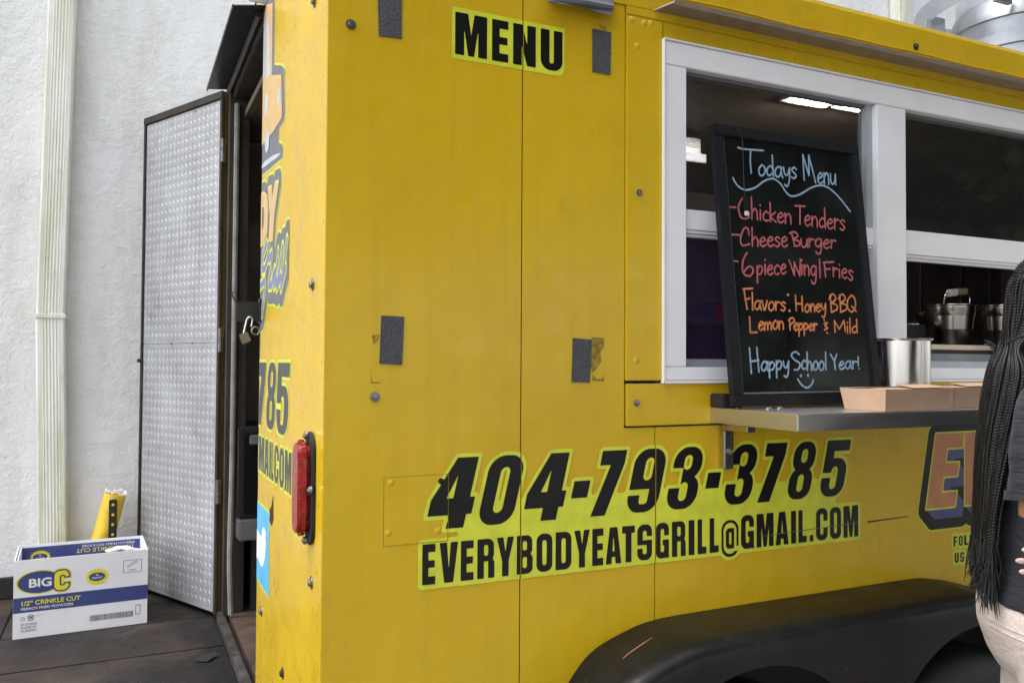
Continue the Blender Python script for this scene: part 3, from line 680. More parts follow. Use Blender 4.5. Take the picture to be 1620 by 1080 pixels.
# ---- serving window
WX0, WX1, WZ0, WZ1, MXC = .803, 2.325, 1.380, 2.194, 1.563
win = obj('service_window', boxes((WX0, WX1, -.010, .055, 2.137, WZ1), (WX0, WX1, -.010, .055, WZ0, 1.412), (WX0, .867, -.0095, .055, 1.4125, 2.1365), (WX1 - .064, WX1, -.0095, .055, 1.4125, 2.1365), (1.507, 1.619, -.0095, .055, 1.4125, 2.1365), bev=.002), 'pvc', tr)
b_ = boxes((WX0 - .004, WX1 + .004, -.014, -.0105, 1.373, 1.3795), (WX0 - .005, WX0 - .0005, -.014, .0, 1.373, WZ1 + .004), (WX0 - .004, WX1 + .004, -.014, .0, WZ1 + .0005, WZ1 + .005), bev=.001); obj('outer_lip', b_, 'pvc', win)
def sash(x0, x1, zt, zb, z0, lower):
    b_ = B(); box(b_, x0 + .0005, x1 - .0005, .004, .03, zb + .016, zt, bev=.0015); box(b_, x0 + .0005, x1 - .0005, .008, .03, zb + .008, zb + .0155, bev=.001); box(b_, x0 + .0005, x1 - .0005, .014, .03, zb, zb + .0075, bev=.001)
    s = obj('sash', b_, 'pvc', win)
    b_ = boxes((x1 - .024, x1 - .0005, .006, .03, zt + .0005, 2.1365), bev=.001); obj('sash_stile', b_, 'alu', s)
    b_ = boxes((x0 + .0005, x0 + .010, .012, .03, zt + .0005, 2.1365), (x0 + .0102, x1 - .0245, .012, .03, 2.128, 2.1365), bev=.001); obj('sash_bead', b_, 'grey', s)
    b_ = B(); v = [b_.verts.new(p) for p in ((x0, .022, zt - .004), (x1, .022, zt - .004), (x1, .022, 2.137), (x0, .022, 2.137))]; b_.faces.new(v); obj('pane', b_, 'glass', s)
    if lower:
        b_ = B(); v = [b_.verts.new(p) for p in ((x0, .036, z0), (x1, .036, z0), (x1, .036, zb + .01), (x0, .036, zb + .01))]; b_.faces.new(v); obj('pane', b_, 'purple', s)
    b_ = boxes((x0, x1, .028, .052, z0, z0 + .020), bev=.002); obj('track', b_, 'alu', s)
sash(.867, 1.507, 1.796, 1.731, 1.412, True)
sash(1.619, WX1 - .064, 1.80, 1.716, 1.412, False)
# shelf with steel top and folded brackets
b_ = prism(B(), [(.94, -.003, 1.277), (.94, -.298, 1.277), (.94, -.298, 1.314), (.94, -.003, 1.314)], (1.78, 0, 0), bev=.002); sh = obj('serving_shelf', b_, 'shelf', tr)
for x in (.972, 2.06, 2.66):
    b_ = B(); box(b_, x, x + .030, -.0205, -.004, 1.163, 1.258, bev=.003); box(b_, x + .002, x + .028, -.10, -.004, 1.2585, 1.2765, bev=.002)
    br = obj('shelf_bracket', b_, 'can', sh)
    b_ = B(); lathe(b_, (x + .015, -.0205, 1.207), [(.0085, 0), (.007, .006), (.0001, .008)], 12, (0, -1, 0)); obj('bolt', b_, 'zinc', br)
obj('hinge_block', boxes((.938, .985, -.06, -.0065, 1.3145, 1.348), bev=.003), 'rubber', sh)
b_ = B()
for x, y in ((1.008, -.135), (1.048, -.128), (.962, -.085)):
    b_ = B(); lathe(b_, (x, y, 1.314), [(.0085, 0), (.0075, .0035), (.0045, .006), (.0001, .0065)], 8); obj('bolt', b_, 'zinc', sh)

# ---- fender and wheels
FP = [(.44, .46), (.47, .56), (.505, .64), (.55, .707), (.609, .767), (.698, .802), (.783, .819), (.938, .823), (1.28, .825), (1.621, .826), (1.715, .818), (1.80, .800), (1.875, .766), (1.95, .70), (2.0, .60), (2.03, .46)]
FP = [(v.x, v.y) for v in catmull([(a, b, 0) for a, b in FP], 6)]
b_ = B(); rows = []
for i, (x, z) in enumerate(FP):
    t = Vector((FP[min(i + 1, len(FP) - 1)][0] - FP[max(i - 1, 0)][0], FP[min(i + 1, len(FP) - 1)][1] - FP[max(i - 1, 0)][1])).normalized(); nx_, nz_ = t.y, -t.x     # inward
    rows.append([b_.verts.new((x + nx_ * d, q, z + nz_ * d)) for q, d in ((-.0015, 0), (-.09, -.002), (-.160, 0), (-.180, .004), (-.194, .013), (-.200, .028), (-.200, .060), (-.196, .062), (-.190, .034), (-.17, .012), (-.0015, .010))])
for a, b in zip(rows, rows[1:]):
    for k in range(10): b_.faces.new((a[k], b[k], b[k + 1], a[k + 1]))
bmesh.ops.recalc_face_normals(b_, faces=b_.faces)
fe = obj('fender', b_, 'fender', tr, smooth=50)
obj('wheel_well', prism(B(), [(x, -.0025, z - .004) for x, z in FP[3:-3]], (0, -.003, 0)), 'dark', fe)
inner = []
for i, (x, z) in enumerate(FP):
    t = Vector((FP[min(i + 1, len(FP) - 1)][0] - FP[max(i - 1, 0)][0], FP[min(i + 1, len(FP) - 1)][1] - FP[max(i - 1, 0)][1])).normalized(); inner.append((x + t.y * .058, z - t.x * .058))
W1, W2, AR = .93, 1.66, .352
fx = [p[0] for p in FP[:60]]; fz = [p[1] for p in FP[:60]]; tq = []
for t in np.linspace(0, 1, 7):
    q = PY(985 + 47 * t, 1052 - 22 * t + 1.5 * sin(t * 6), -.10 + .015 * t); tq.append((q.x, q.y, float(np.interp(q.x, fx, fz)) + .003))
b_ = B(); tube(b_, tq, [.0008, .0016, .0018, .0016, .0018, .0012, .0006], 6)
tag(obj('twig', b_, simple('dry_twig', (.30, .13, .05), .8), base=tq[0]), 'thin dry brown twig lying on the black fender', 'twig')
def arch(cx, a0, a1, n=24): return [(cx + AR * cos(a), .40 + AR * sin(a)) for a in np.linspace(a0, a1, n)]
am = math.acos((W2 - W1) / 2 / AR) if (W2 - W1) / 2 < AR else 0
low = arch(W2, radians(8), radians(172)) + arch(W1, radians(8), radians(172))
loop = [(p[0], p[1]) for p in inner if p[1] > .46] + [(1.985, .46), (W2 + AR, .45)] + low + [(W1 - AR, .45)]
V, Fc = fill([loop], lambda x, z: (x, -.199, z))
obj('fender_apron', (V, Fc), 'fender', fe)
for cx in (W1, W2):
    b_ = B(); lathe(b_, (cx, -.09, .335), [(.20, -.095), (.27, -.102), (.315, -.095), (.334, -.07), (.336, 0), (.334, .07), (.315, .095), (.2, .095)], 48, (0, 1, 0)); wh = obj('wheel', b_, 'rubber', tr, smooth=50)
    b_ = B(); lathe(b_, (cx, -.09, .335), [(.0001, -.05), (.06, -.055), (.09, -.03), (.17, -.04), (.198, -.09), (.205, -.092), (.205, .09), (.0001, .09)], 40, (0, 1, 0)); obj('rim', b_, 'grey', wh, smooth=40)
obj('chassis', boxes((.1, XL, .1, .2, .30, .43), (.1, XL, 1.8, 1.9, .30, .43), (.1, .2, .2, 1.8, .30, .43), (.9, 1.0, .2, 1.8, .28, .36), (1.62, 1.72, .2, 1.8, .28, .36), (4.6, 4.75, .2, 1.8, 0.0, .43)), 'black', tr)

# ---- roof fan
FC = Vector((3.573, .95, 0))
b_ = boxes((FC.x - .38, FC.x + .38, FC.y - .38, FC.y + .38, 2.50, 2.64), (FC.x - .46, FC.x + .46, FC.y - .46, FC.y + .46, 2.64, 2.76), bev=.004); fan = obj('roof_fan', b_, simple('speckled_curb', (.42, .42, .41), .5, var=.6, nscale=45), tr)
b_ = B(); lathe(b_, FC + Vector((0, 0, 2.76)), [(.34, 0), (.345, .05), (.335, .055), (.335, .12), (.345, .125), (.34, .18), (.31, .185), (.31, .26), (.32, .265), (.30, .34), (.26, .40), (.0001, .42)], 56); obj('drum', b_, 'galv', fan, smooth=35)
b_ = B(); lathe(b_, FC + Vector((0, 0, 3.0)), [(.40, .13), (.455, .175), (.462, .235), (.466, .235), (.468, .17), (.41, .115)], 64); lathe(b_, FC + Vector((0, 0, 3.0)), [(.0001, .42), (.16, .41), (.25, .36), (.28, .25), (.28, .1)], 40); obj('wind_band', b_, 'alu', fan, smooth=35)
for k in range(6):
    a = 2 * pi * k / 6 + .4; c = FC + Vector((cos(a) * .38, sin(a) * .38, 3.06)); obj('stay', boxes((c.x - .05, c.x + .05, c.y - .012, c.y + .012, 3.06, 3.14)), 'galv', fan)

# ---- lights and fittings inside
for x0, x1, y in ((1.69, 1.84, .50), (1.905, 2.03, .48)):
    b_ = B(); tube(b_, [(x0, y, 2.318), (x1, y, 2.318)], .006, 10); lt = obj('ceiling_light', b_, 'led', tr); obj('light_tray', boxes((x0 - .02, x1 + .02, y - .04, y + .04, 2.322, 2.334)), 'label', lt)

# ------------------------------------------------------------------ vinyl lettering on the trailer side
def seams(g, S, low=True): 
    S = mx(S, .0014 - np.abs(g.X - S1))
    return mx(S, .0014 - np.abs(g.X - S2)) if low else S
def z3(x): return 660 + x / 4.154
def z4(x): return 1000 + x / 4.378
g = Grid(.16, .90, 1.50, 1.27, .0013)
def base_e(p): return 925 - .1138 * (p - 668)
def base_p(p): return 835 - .0822 * (p - 704.5)
ZE0, ZE1, ZP0, ZP1 = .9605, 1.044, 1.0725, 1.220
em = [('E', z3(30), z3(116)), ('V', z3(143), z3(265)), ('E', z3(283), z3(367)), ('R', z3(392), z3(504)), ('Y', z3(520), z3(632)), ('B', z3(651), z3(756)), ('O', z3(780), z3(885)), ('D', z3(906), z3(1010)), ('Y', z3(1028), z3(1131)), ('E', z3(1147), z3(1220)), ('A', z3(1235), z3(1338)), ('T', z3(1343), z3(1427)),
      ('S', z4(32), z4(134)), ('G', z4(160), z4(251)), ('R', z4(272), z4(367)), ('I', z4(387), z4(428)), ('L', z4(450), z4(511)), ('L', z4(533), z4(596)), ('@', z4(615), z4(733)), ('G', z4(750), z4(840)), ('M', z4(858), z4(976)), ('A', z4(990), z4(1080)), ('I', z4(1097), z4(1131)), ('L', z4(1148), z4(1206)), ('.', z4(1226), z4(1251)), ('C', z4(1270), z4(1350)), ('O', z4(1366), z4(1443)), ('M', z4(1460), z4(1562))]
SE = g.far()
for ch, a, b in em:
    x0, x1 = PY(a, base_e(a)).x, PY(b, base_e(b)).x; H = ZE1 - ZE0
    SE = mn(SE, glyph(ch, (g.X - x0) / H, (g.Y - ZE0) / H, (x1 - x0) / H) * H)
ph = [('4', z3(43), z3(334)), ('0', z3(385), z3(618)), ('4', z3(680), z3(938)), ('-', z3(980), z3(1087)), ('7', z3(1130), z3(1293)), ('9', z4(-57), z4(163)), ('3', z4(219), z4(427)), ('-', z4(478), z4(570)), ('3', z4(620), z4(808)), ('7', z4(858), z4(1002)), ('8', z4(1060), z4(1218)), ('5', z4(1286), z4(1449))]
SL = (PY(756.3, 722).x - PY(731.5, 833).x) / .147
SPH = g.far(); H = ZP1 - ZP0
for ch, a, b in ph:
    x0, x1 = PY(a, base_p(a)).x, PY(b, base_p(b)).x; y_ = (g.Y - ZP0) / H
    SPH = mn(SPH, glyph(ch, (g.X - x0 - SL * (g.Y - ZP0)) / H, y_, (x1 - x0) / H) * H)
xa, xb = PY(z3(43), 833).x, PY(z4(1449), 786).x; ea, eb = PY(z3(30), 920).x, PY(z4(1562), 847).x
halo = smin(smin(SPH, SE, .012), d_box(g.X, g.Y, ea, ZE0, eb, ZE1), .006)
halo = smin(halo, d_box(g.X - SL * (g.Y - ZP0), g.Y, xa + .09, ZE1, xb - .03, ZP0 + .04), .010) - .0085
plate_cut = np.abs(d_box(g.X, g.Y, .123, 1.047, .262, 1.186)) - .0008
LB = obj
decal('lettering_backing', g, seams(g, mx(halo, -plate_cut)), 'lime', tr, side(.0018))
decal('phone_lettering', g, seams(g, mx(SPH, -plate_cut)), 'ink', tr, side(.0023))
decal('email_lettering', g, seams(g, SE), 'ink', tr, side(.0023))
obj('cover_plate', boxes((.123, .262, -.0014, -.0002, 1.047, 1.186), bev=.0006), 'yellow', tr)
# MENU
g = Grid(.23, 2.03, .57, 2.20, .0011); zm = lambda x: 690 + x / 4.5
SB = mn(d_box(g.X, g.Y, PY(715, 50).x, 2.0665, PY(893, 60).x, 2.1775, .018), d_box(g.X, g.Y, PY(715, 50).x, 2.0665, PY(860, 60).x, 2.1775, .002)); SB = mn(SB, d_box(g.X, g.Y, PY(800, 50).x, 2.11, PY(893, 60).x, 2.1775, .002))
SM = g.far(); H = 2.1675 - 2.0765
for ch, a, b in (('M', zm(134), zm(361)), ('E', zm(397), zm(512)), ('N', zm(547), zm(708)), ('U', zm(743), zm(898))):
    x0, x1 = PY(a, 60).x, PY(b, 80).x; SM = mn(SM, glyph(ch, (g.X - x0) / H, (g.Y - 2.0765) / H, (x1 - x0) / H) * H)
decal('menu_backing', g, seams(g, SB, False), 'lime', tr, side(.0006)); decal('menu_lettering', g, seams(g, SM, False), 'ink', tr, side(.0010))
# large name beside the shelf
e0, e1, e2, e3 = PY(1480, 686), PY(1523, 684), PY(1464.5, 804.6), PY(1510, 801)
g = Grid(1.60, .92, 3.0, 1.31, .0022); ZB, ZT = e2.z, e0.z; H = ZT - ZB; sl = (e0.x - e2.x) / H; wE = e3.x - e2.x
SN = g.far(); x = e2.x
for ch, k in (('E', 1), ('V', 1.25), ('E', 1), ('R', 1.15), ('Y', 1.2)):
    SN = mn(SN, glyph(ch, (g.X - x - sl * (g.Y - ZB)) / H, (g.Y - ZB) / H, wE * k / H) * H); x += wE * (k + .03)
SH = SN.copy()
for q in range(1, 7):
    k = int(round(q * .005 / g.h)); SH = mn(SH, np.roll(np.roll(SN, k, 1), -k, 0))
decal('name_edge', g, SH - .034, 'lime', tr, side(.0004)); decal('name_outline', g, SH - .030, 'ink', tr, side(.0008)); decal('name_shade', g, SH - .001, 'blue', tr, side(.0012)); decal('name_rim', g, SN - .005, 'lime', tr, side(.0016)); decal('name_lettering', g, SN, 'salmon', tr, side(.0020))
g = Grid(1.70, .80, 2.5, .98, .0013); SF = g.far(); f0, f1, f2 = PY(1508, 848), PY(1508, 864), PY(1509.5, 890)
for row, z0, zt in (('FOLLOW', f1.z, f0.z), ('US ON', f2.z, f2.z + (f0.z - f1.z))):
    x = f0.x + (.004 if row[0] == 'U' else 0)
    for ch in row:
        H = zt - z0; wd = H * .60 * (1.4 if ch == 'W' else .9 if ch == 'F' else 1)
        if ch != ' ': SF = mn(SF, glyph(ch, (g.X - x) / H, (g.Y - z0) / H, wd / H) * H)
        x += wd + .006
decal('follow_backing', g, smin(SF, SF, .001) - .008, 'lime', tr, side(.0006)); decal('follow_lettering', g, SF, 'ink', tr, side(.0010))

# velcro squares, old glue, bolts and rivets on the side
for c in (((597, -24), (635, -22), (635, 62), (599, 57)), ((937, 46), (966, 52), (965, 119), (937, 114)), ((603, 499), (639, 501), (635.5, 577), (600, 575)), ((906, 534.5), (936, 537), (932.5, 605), (904, 604))):
    b_ = prism(B(), [PY(a, b, -.0003) for a, b in c], (0, -.0022, 0)); obj('velcro_patch', b_, 'velcro', tr)
def glue(pts): obj('glue_residue', prism(B(), [PY(a, b, -.0002) for a, b in pts], (0, -.0003, 0)), 'residue', tr)
glue([(588.5, 530), (600, 529), (599.5, 537), (593, 543), (590, 545)]); glue([(936, 533), (956, 534), (955.5, 548), (950, 556), (951, 572), (942, 585), (937, 590), (934, 580)]); glue([(937, 592), (945, 600), (953, 598), (956, 592), (955, 603), (937, 602)]); glue([(586, 574), (587, 606), (600, 607), (606, 600), (602, 604), (588.5, 604)]); glue([(946, 39), (951, 38.5), (952, 42), (957, 41.5), (960, 48), (955, 48)])
def bolt(p, mat='zinc', r=.0075, ax=(0, -1, 0), nm='bolt'):
    b_ = B(); lathe(b_, p, [(r * 1.7, 0), (r * 1.65, .0012), (r, .0014), (r, .005), (r * .8, .0068), (.0001, .0072)] if nm == 'bolt' else [(r * 1.5, 0), (r * 1.1, .0010), (r * .7, .0019), (.0001, .0023)], 12, ax)
    obj(nm, b_, mat, tr, smooth=35)
for q in ((555, 39), (593, 627.5), (1011.5, 305), (1007, 637)): bolt(PY(*q, -.001 if q[0] < 900 else -.0065), r=.0062 if q[0] < 900 else .005)
for q in ((1008, 74), (1019, 38), (1007, 570), (999, 32), (1030, 38)): bolt(PY(*q, -.006), 'yellow', .006, nm='rivet')
for q in ((619, 763), (698, 761), (614, 843), (693, 839)): bolt(PY(*q, -.0012), 'yellow' if q[0] < 695 or q[1] > 800 else 'ink', .0052, nm='rivet')
bolt(PY(1449, 74, -.006), 'rust', .006)
for q in ((497.5, 2), (494.5, 450), (492.5, 921), (413.5, 966), (447, 1064)): bolt(PX(*q, -.001), 'zinc' if q[1] < 1000 else 'rust', .008, (-1, 0, 0))
obj('scratch', prism(B(), [PY(1205, 847.5, -.0028), PY(1358, 825.5, -.0028), PY(1358, 826.8, -.0028), PY(1205, 848.3, -.0028)], (0, -.0001, 0)), 'greyprint', tr)
obj('scratch', prism(B(), [PY(1372, 824, -.0003), PY(1437, 815.5, -.0003), PY(1437, 817, -.0003), PY(1372, 826.5, -.0003)], (0, -.0002, 0)), 'ink', tr)
# tail lamp
tl0, tl1 = PX(497, 705), PX(495, 845)
yc, z0, z1 = .118, 1.052, 1.262
def stadium(yc, z0, z1, hw, x, n=12):
    return [(x, yc + hw * cos(a), z1 - hw + hw * sin(a)) for a in np.linspace(0, pi, n)] + [(x, yc + hw * cos(a), z0 + hw + hw * sin(a)) for a in np.linspace(pi, 2 * pi, n)]
b_ = prism(B(), stadium(yc - .012, z0 - .012, z1 + .013, .041, -.0005), (-.007, 0, 0), bev=.002); lamp = obj('tail_lamp', b_, 'rubber', tr, smooth=40)
b_ = prism(B(), stadium(yc, z0 + .006, z1 - .004, .037, -.0080), (-.025, 0, 0), bev=.008); obj('red_lens', b_, 'redlens', lamp, smooth=50)
for z, y in ((z1 + .004, yc - .004), (z0 - .003, yc - .004), ((z0 + z1) / 2 + .002, yc - .053)): b_ = B(); lathe(b_, (-.009, y, z), [(.009, 0), (.008, .006), (.0001, .010)], 10, (-1, 0, 0)); obj('screw', b_, 'zinc', lamp)
# rear vinyl
YC = OY0 - .0008
g = Grid(.28, 1.0, .90, 1.46, .0013); g.U = -g.X
def rclip(S, g): return mx(S, g.X - YC)
def rline(chars, zb, zt, sl):
    S = g.far(); H = zt - zb
    for ch, a, b in chars:
        y0, y1 = PX(a, 690).y, PX(b, 690).y; S = mn(S, glyph(ch, (y0 - g.X - sl * (g.Y - zb)) / H, (g.Y - zb) / H, (y0 - y1) / H) * H)
    return S
r3 = lambda x: 320 + x / 3.855
zb7, zt7 = PX(448, 688).z, PX(448, 573.5).z
S7 = rline([('3', r3(270), r3(325)), ('7', r3(332), r3(376)), ('8', r3(388), r3(440)), ('5', r3(448), r3(520))], zb7, zt7, .16)
zbe, zte = PX(462, 783.8).z, PX(462, 716.5).z
Se = rline([('G', r3(312), r3(344)), ('M', r3(348), r3(380)), ('A', r3(382), r3(409)), ('I', r3(413), r3(423)), ('L', r3(426), r3(439)), ('.', r3(432), r3(438)), ('C', r3(443), r3(470)), ('O', r3(474), r3(503)), ('M', r3(508), r3(548))], zbe, zte, 0)
decal('rear_lettering_backing', g, rclip(mn(S7, Se) - .008, g), 'lime', tr, rear(.0006)); decal('rear_phone_lettering', g, rclip(S7, g), 'greyink', tr, rear(.0010)); decal('rear_email_lettering', g, rclip(Se, g), 'greyink', tr, rear(.0010))
g = Grid(.40, .45, .90, 2.6, .0026)
def rp(pts, f): return [(lambda v: (v.y, v.z))(PX(*f(a, b))) for a, b in pts]
f1 = lambda a, b: (320 + a / 3.855, b / 3.855); f2 = lambda a, b: (320 + a / 3.6, 260 + b / 3.6); f4 = lambda a, b: (320 + a / 3.855, 800 + b / 3.855)
def poly(pts, f): return d_poly(g.X, g.Y, rp(pts, f))
def sten(nm, S, m, off): decal(nm, g, rclip(S, g), m, tr, rear(off), tol=.0008)
# square badge with the bird
sq = poly([(300, -65), (408, 42), (408, 560), (300, 380)], f4); sten('badge_edge', sq - .006, 'lime', .0004); sten('badge', sq, 'sky', .0008)
sten('badge_bird', poly([(330, 120), (352, 172), (363, 188), (367, 150), (373, 130), (380, 128), (386, 148), (392, 163), (387, 185), (390, 240), (383, 320), (374, 360), (362, 370), (345, 320), (330, 310)], f4), 'white', .0012)
# cook picture: outlined shapes
out = poly([(330, -60), (440, -60), (443, 60), (440, 400), (485, 400), (503, 420), (506, 690), (498, 740), (470, 790), (468, 870), (488, 880), (495, 910), (488, 965), (355, 1078), (300, 1078), (300, -60)], f1)
sten('picture_edge', out - .006, 'lime', .0004); sten('picture_outline', out, 'slate', .0008)
sten('picture_stripe', poly([(330, 560), (352, 100), (395, 30), (432, 20), (428, 480), (330, 520)], f1), 'peach', .0012)
for q in ([(345, 500), (372, 180), (392, 90), (388, 330), (383, 490)], [(394, 480), (398, 150), (412, 70), (413, 200), (420, 460)]): sten('picture_stripe', poly(q, f1), 'pale', .0016)
sten('picture_block', poly([(300, 540), (362, 498), (430, 460), (487, 457), (491, 715), (440, 800), (360, 900), (300, 960)], f1), 'tan', .0018)
for q in ([(388, 590), (396, 562), (405, 590), (402, 690), (393, 718), (385, 690)], [(462, 560), (472, 525), (482, 545), (480, 615), (470, 642), (460, 620)], [(386, 850), (402, 790), (415, 810), (410, 900), (398, 938), (388, 915)]): sten('picture_button', poly(q, f1), 'pale', .0022)
sten('picture_stripe', poly([(350, 1040), (385, 985), (440, 945), (484, 932), (470, 955), (410, 1000)], f1), 'pale', .0016)
DYD = mx(poly([(300, 200), (328, 185), (352, 165), (372, 185), (379, 260), (373, 380), (352, 450), (328, 470), (300, 480)], f2), -poly([(343, 235), (356, 232), (358, 300), (354, 360), (343, 395)], f2)); DYY = poly([(379, 138), (398, 126), (402, 205), (418, 107), (439, 98), (412, 290), (404, 425), (383, 432), (391, 290)], f2)
SD = mn(DYD, DYY)
SG = np.full(g.X.shape, .1)
for q in ([(378, 470), (385, 455), (380, 520), (362, 590), (345, 600), (348, 520), (370, 450)], [(330, 700), (358, 662), (362, 700), (352, 790), (342, 850)], [(385, 540), (398, 510), (395, 600), (383, 690), (398, 690), (415, 600)], [(432, 545), (412, 690), (428, 660)], [(462, 470), (428, 700), (450, 640)], [(487, 430), (452, 700), (478, 590)], [(434, 505), (436, 495)]):
    stroke(g, SG, rp(q, f2), .010)
nm = mn(SD - .034, SG - .040); sten('rear_name_edge', nm - .007, 'lime', .0004); sten('rear_name_outline', nm, 'slate', .0008)
sten('rear_name_rim', mn(SD - .006, SG - .009), 'lime', .0016); sten('rear_name_lettering', SD, 'peach', .0020); sten('rear_script_lettering', SG, 'lilac', .0020)
obj('torn_patch', prism(B(), [(lambda v: (-.0006, v.y, v.z))(PX(*q)) for q in ((432.8, 783), (430, 800), (426.5, 807), (428, 812), (426.5, 822), (430, 831), (433, 820), (432.5, 800))], (-.0006, 0, 0)), 'dark', tr)

# ------------------------------------------------------------------ chalkboard
BO = Vector((.935, -.102, 1.3215)); BU = Vector((1, 0, 0)); BV = (Vector((.931, -.030, 2.003)) - BO); BH = BV.length; BV.normalize(); BN = BU.cross(BV).normalized(); BU = BV.cross(BN).normalized()
if BN.y > 0: BN = -BN
BW = .479
def bp(a, b, o=0): return BO + BU * a + BV * b + BN * o
def bb(bm, a0, a1, b0, b1, o0, o1, bev=.0015): return prism(bm, [bp(a0, b0, o0), bp(a1, b0, o0), bp(a1, b1, o0), bp(a0, b1, o0)], BN * (o1 - o0), bev=bev)
cb = thing('chalkboard', 'black framed menu chalkboard with coloured handwriting leaning on the window', 'chalkboard', BO)
F_ = .027
b_ = B(); bb(b_, 0, BW, 0, F_, -.018, .004); bb(b_, 0, BW, BH - F_, BH, -.018, .004); bb(b_, 0, F_, F_ + .0004, BH - F_ - .0004, -.018, .0038); bb(b_, BW - F_, BW, F_ + .0004, BH - F_ - .0004, -.018, .0038); obj('frame', b_, 'frame', cb)
obj('writing_face', bb(B(), F_ - .004, BW - F_ + .004, F_ - .004, BH - F_ + .004, -.012, -.003, 0), 'board', cb)
b_ = B(); bb(b_, F_ + .002, BW - F_ - .002, F_ + .0006, F_ + .0045, -.0028, .0008, .0005); bb(b_, F_ + .0006, F_ + .0022, F_ + .006, BH - F_ - .01, -.0028, .0006, 0); obj('bottom_trim', b_, 'grey', cb)
za = lambda x, y: (1120 + x / 4.5, 180 + y / 4.5); zb = lambda x, y: (1120 + x / 4.154, 400 + y / 4.154)
def onb(px, py):
    p = PP(px, py, BO, BN) - BO; return (p.dot(BU), p.dot(BV))
LET = {  # hand-drawn strokes, x-height 1
    'a': (.95, [[(.78, .78), (.5, .98), (.15, .7), (.08, .3), (.3, .02), (.6, .15), (.78, .6)], [(.80, .95), (.78, .4), (.92, .0)]]),
    'b': (.9, [[(.1, 1.9), (.12, .02)], [(.12, .6), (.5, .95), (.8, .5), (.45, .0), (.12, .15)]]),
    'c': (.8, [[(.72, .82), (.45, 1), (.12, .55), (.3, .06), (.72, .12)]]),
    'd': (.95, [[(.75, .75), (.45, .95), (.1, .5), (.3, .03), (.72, .25)], [(.72, 1.95), (.76, .9), (.84, .0)]]),
    'e': (.85, [[(.1, .48), (.5, .56), (.72, .78), (.48, 1.0), (.15, .65), (.18, .2), (.45, .0), (.78, .2)]]),
    'g': (.95, [[(.78, .8), (.5, 1), (.15, .7), (.2, .2), (.55, .1), (.8, .6)], [(.80, .95), (.82, .1), (.7, -.65), (.35, -.75), (.2, -.5)]]),
    'h': (.9, [[(.1, 1.95), (.15, .0)], [(.15, .55), (.45, .95), (.72, .7), (.78, .0)]]),
    'i': (.4, [[(.2, .95), (.22, .0)], [(.2, 1.38), (.21, 1.44)]]),
    'k': (.85, [[(.1, 1.9), (.15, .0)], [(.72, 1.0), (.2, .45), (.8, .0)]]),
    'l': (.38, [[(.15, 1.95), (.2, .0)]]),
    'm': (1.3, [[(.1, .95), (.14, .0)], [(.14, .6), (.4, .98), (.6, .7), (.62, .05)], [(.62, .6), (.9, .98), (1.12, .7), (1.15, .0)]]),
    'n': (.9, [[(.1, .98), (.15, .0)], [(.15, .6), (.45, .98), (.72, .7), (.76, .0)]]),
    'o': (.9, [[(.45, 1), (.12, .6), (.2, .1), (.5, .0), (.8, .35), (.75, .8), (.45, 1)]]),
    'p': (.9, [[(.1, .98), (.16, -.75)], [(.14, .6), (.45, .98), (.78, .65), (.55, .15), (.16, .15)]]),
    'r': (.7, [[(.1, .98), (.15, .0)], [(.15, .55), (.35, .92), (.66, .85)]]),
    's': (.75, [[(.66, .85), (.4, 1), (.15, .78), (.4, .52), (.64, .28), (.4, .0), (.1, .12)]]),
    'u': (.9, [[(.1, .98), (.14, .3), (.4, .0), (.7, .3), (.76, .98)], [(.76, .98), (.84, .0)]]),
    'v': (.8, [[(.08, .98), (.38, .02), (.74, 1)]]),
    'y': (.85, [[(.08, .98), (.2, .4), (.5, .3), (.74, .95)], [(.76, .98), (.72, -.2), (.5, -.75), (.2, -.6)]]),
}
g = Grid(0, 0, BW, BH, .0011); CH = {k: np.full(g.X.shape, .05) for k in ('cblue', 'cred', 'cor')}
PEN = .0024
hr = random.Random(11)
def pen(col, pts, f, sm=True, r=PEN):
    q = [onb(*f(a, b)) for a, b in pts]
    if sm and len(q) > 2: q = [(v.x, v.y) for v in catmull([(a, b, 0) for a, b in q], 7)]
    stroke(g, CH[col], q, r)
def word(col, s, f, x0, y0, x1, y1, xh, lean=0.0):
    W_ = sum(LET[c][0] for c in s); x = 0
    for c in s:
        wd, sts = LET[c]; j = hr.uniform(-.04, .04); k = hr.uniform(.94, 1.06)
        for st in sts:
            sm = catmull([(a, b, 0) for a, b in st], 7); pts = []
            for v in sm:
                t = (x + v.x) / W_; pts.append((x0 + (x1 - x0) * t + lean * v.y * xh, y0 + (y1 - y0) * t - (v.y * k + j) * xh))
            stroke(g, CH[col], [onb(*f(a, b)) for a, b in pts], PEN)
        x += wd
L = 'cblue'
pen(L, [(218, 238), (260, 250), (400, 260)], za); pen(L, [(308, 262), (306, 340), (313, 420)], za); word(L, 'odays', za, 360, 436, 640, 462, 76)
pen(L, [(690, 470), (680, 290), (725, 440), (722, 295), (750, 400), (772, 490)], za, False); word(L, 'enu', za, 782, 492, 918, 504, 80)
pen(L, [(183, 455), (215, 510), (270, 540), (340, 525), (400, 480), (465, 460), (520, 495), (560, 555), (600, 585), (660, 572), (740, 525), (810, 508), (870, 530), (940, 595), (1018, 695)], za)
L = 'cred'
pen(L, [(142, 660), (203, 665)], za); pen(L, [(292, 640), (280, 598), (250, 600), (222, 660), (236, 730), (268, 745), (300, 735)], za); word(L, 'hicken', za, 308, 748, 604, 782, 74)
pen(L, [(625, 653), (695, 657)], za); pen(L, [(660, 657), (660, 785)], za); word(L, 'enders', za, 688, 792, 985, 832, 72)
pen(L, [(160, 858), (228, 860)], za); pen(L, [(296, 860), (290, 818), (262, 815), (237, 885), (250, 935), (300, 925)], za); word(L, 'heese', za, 312, 938, 575, 950, 70)
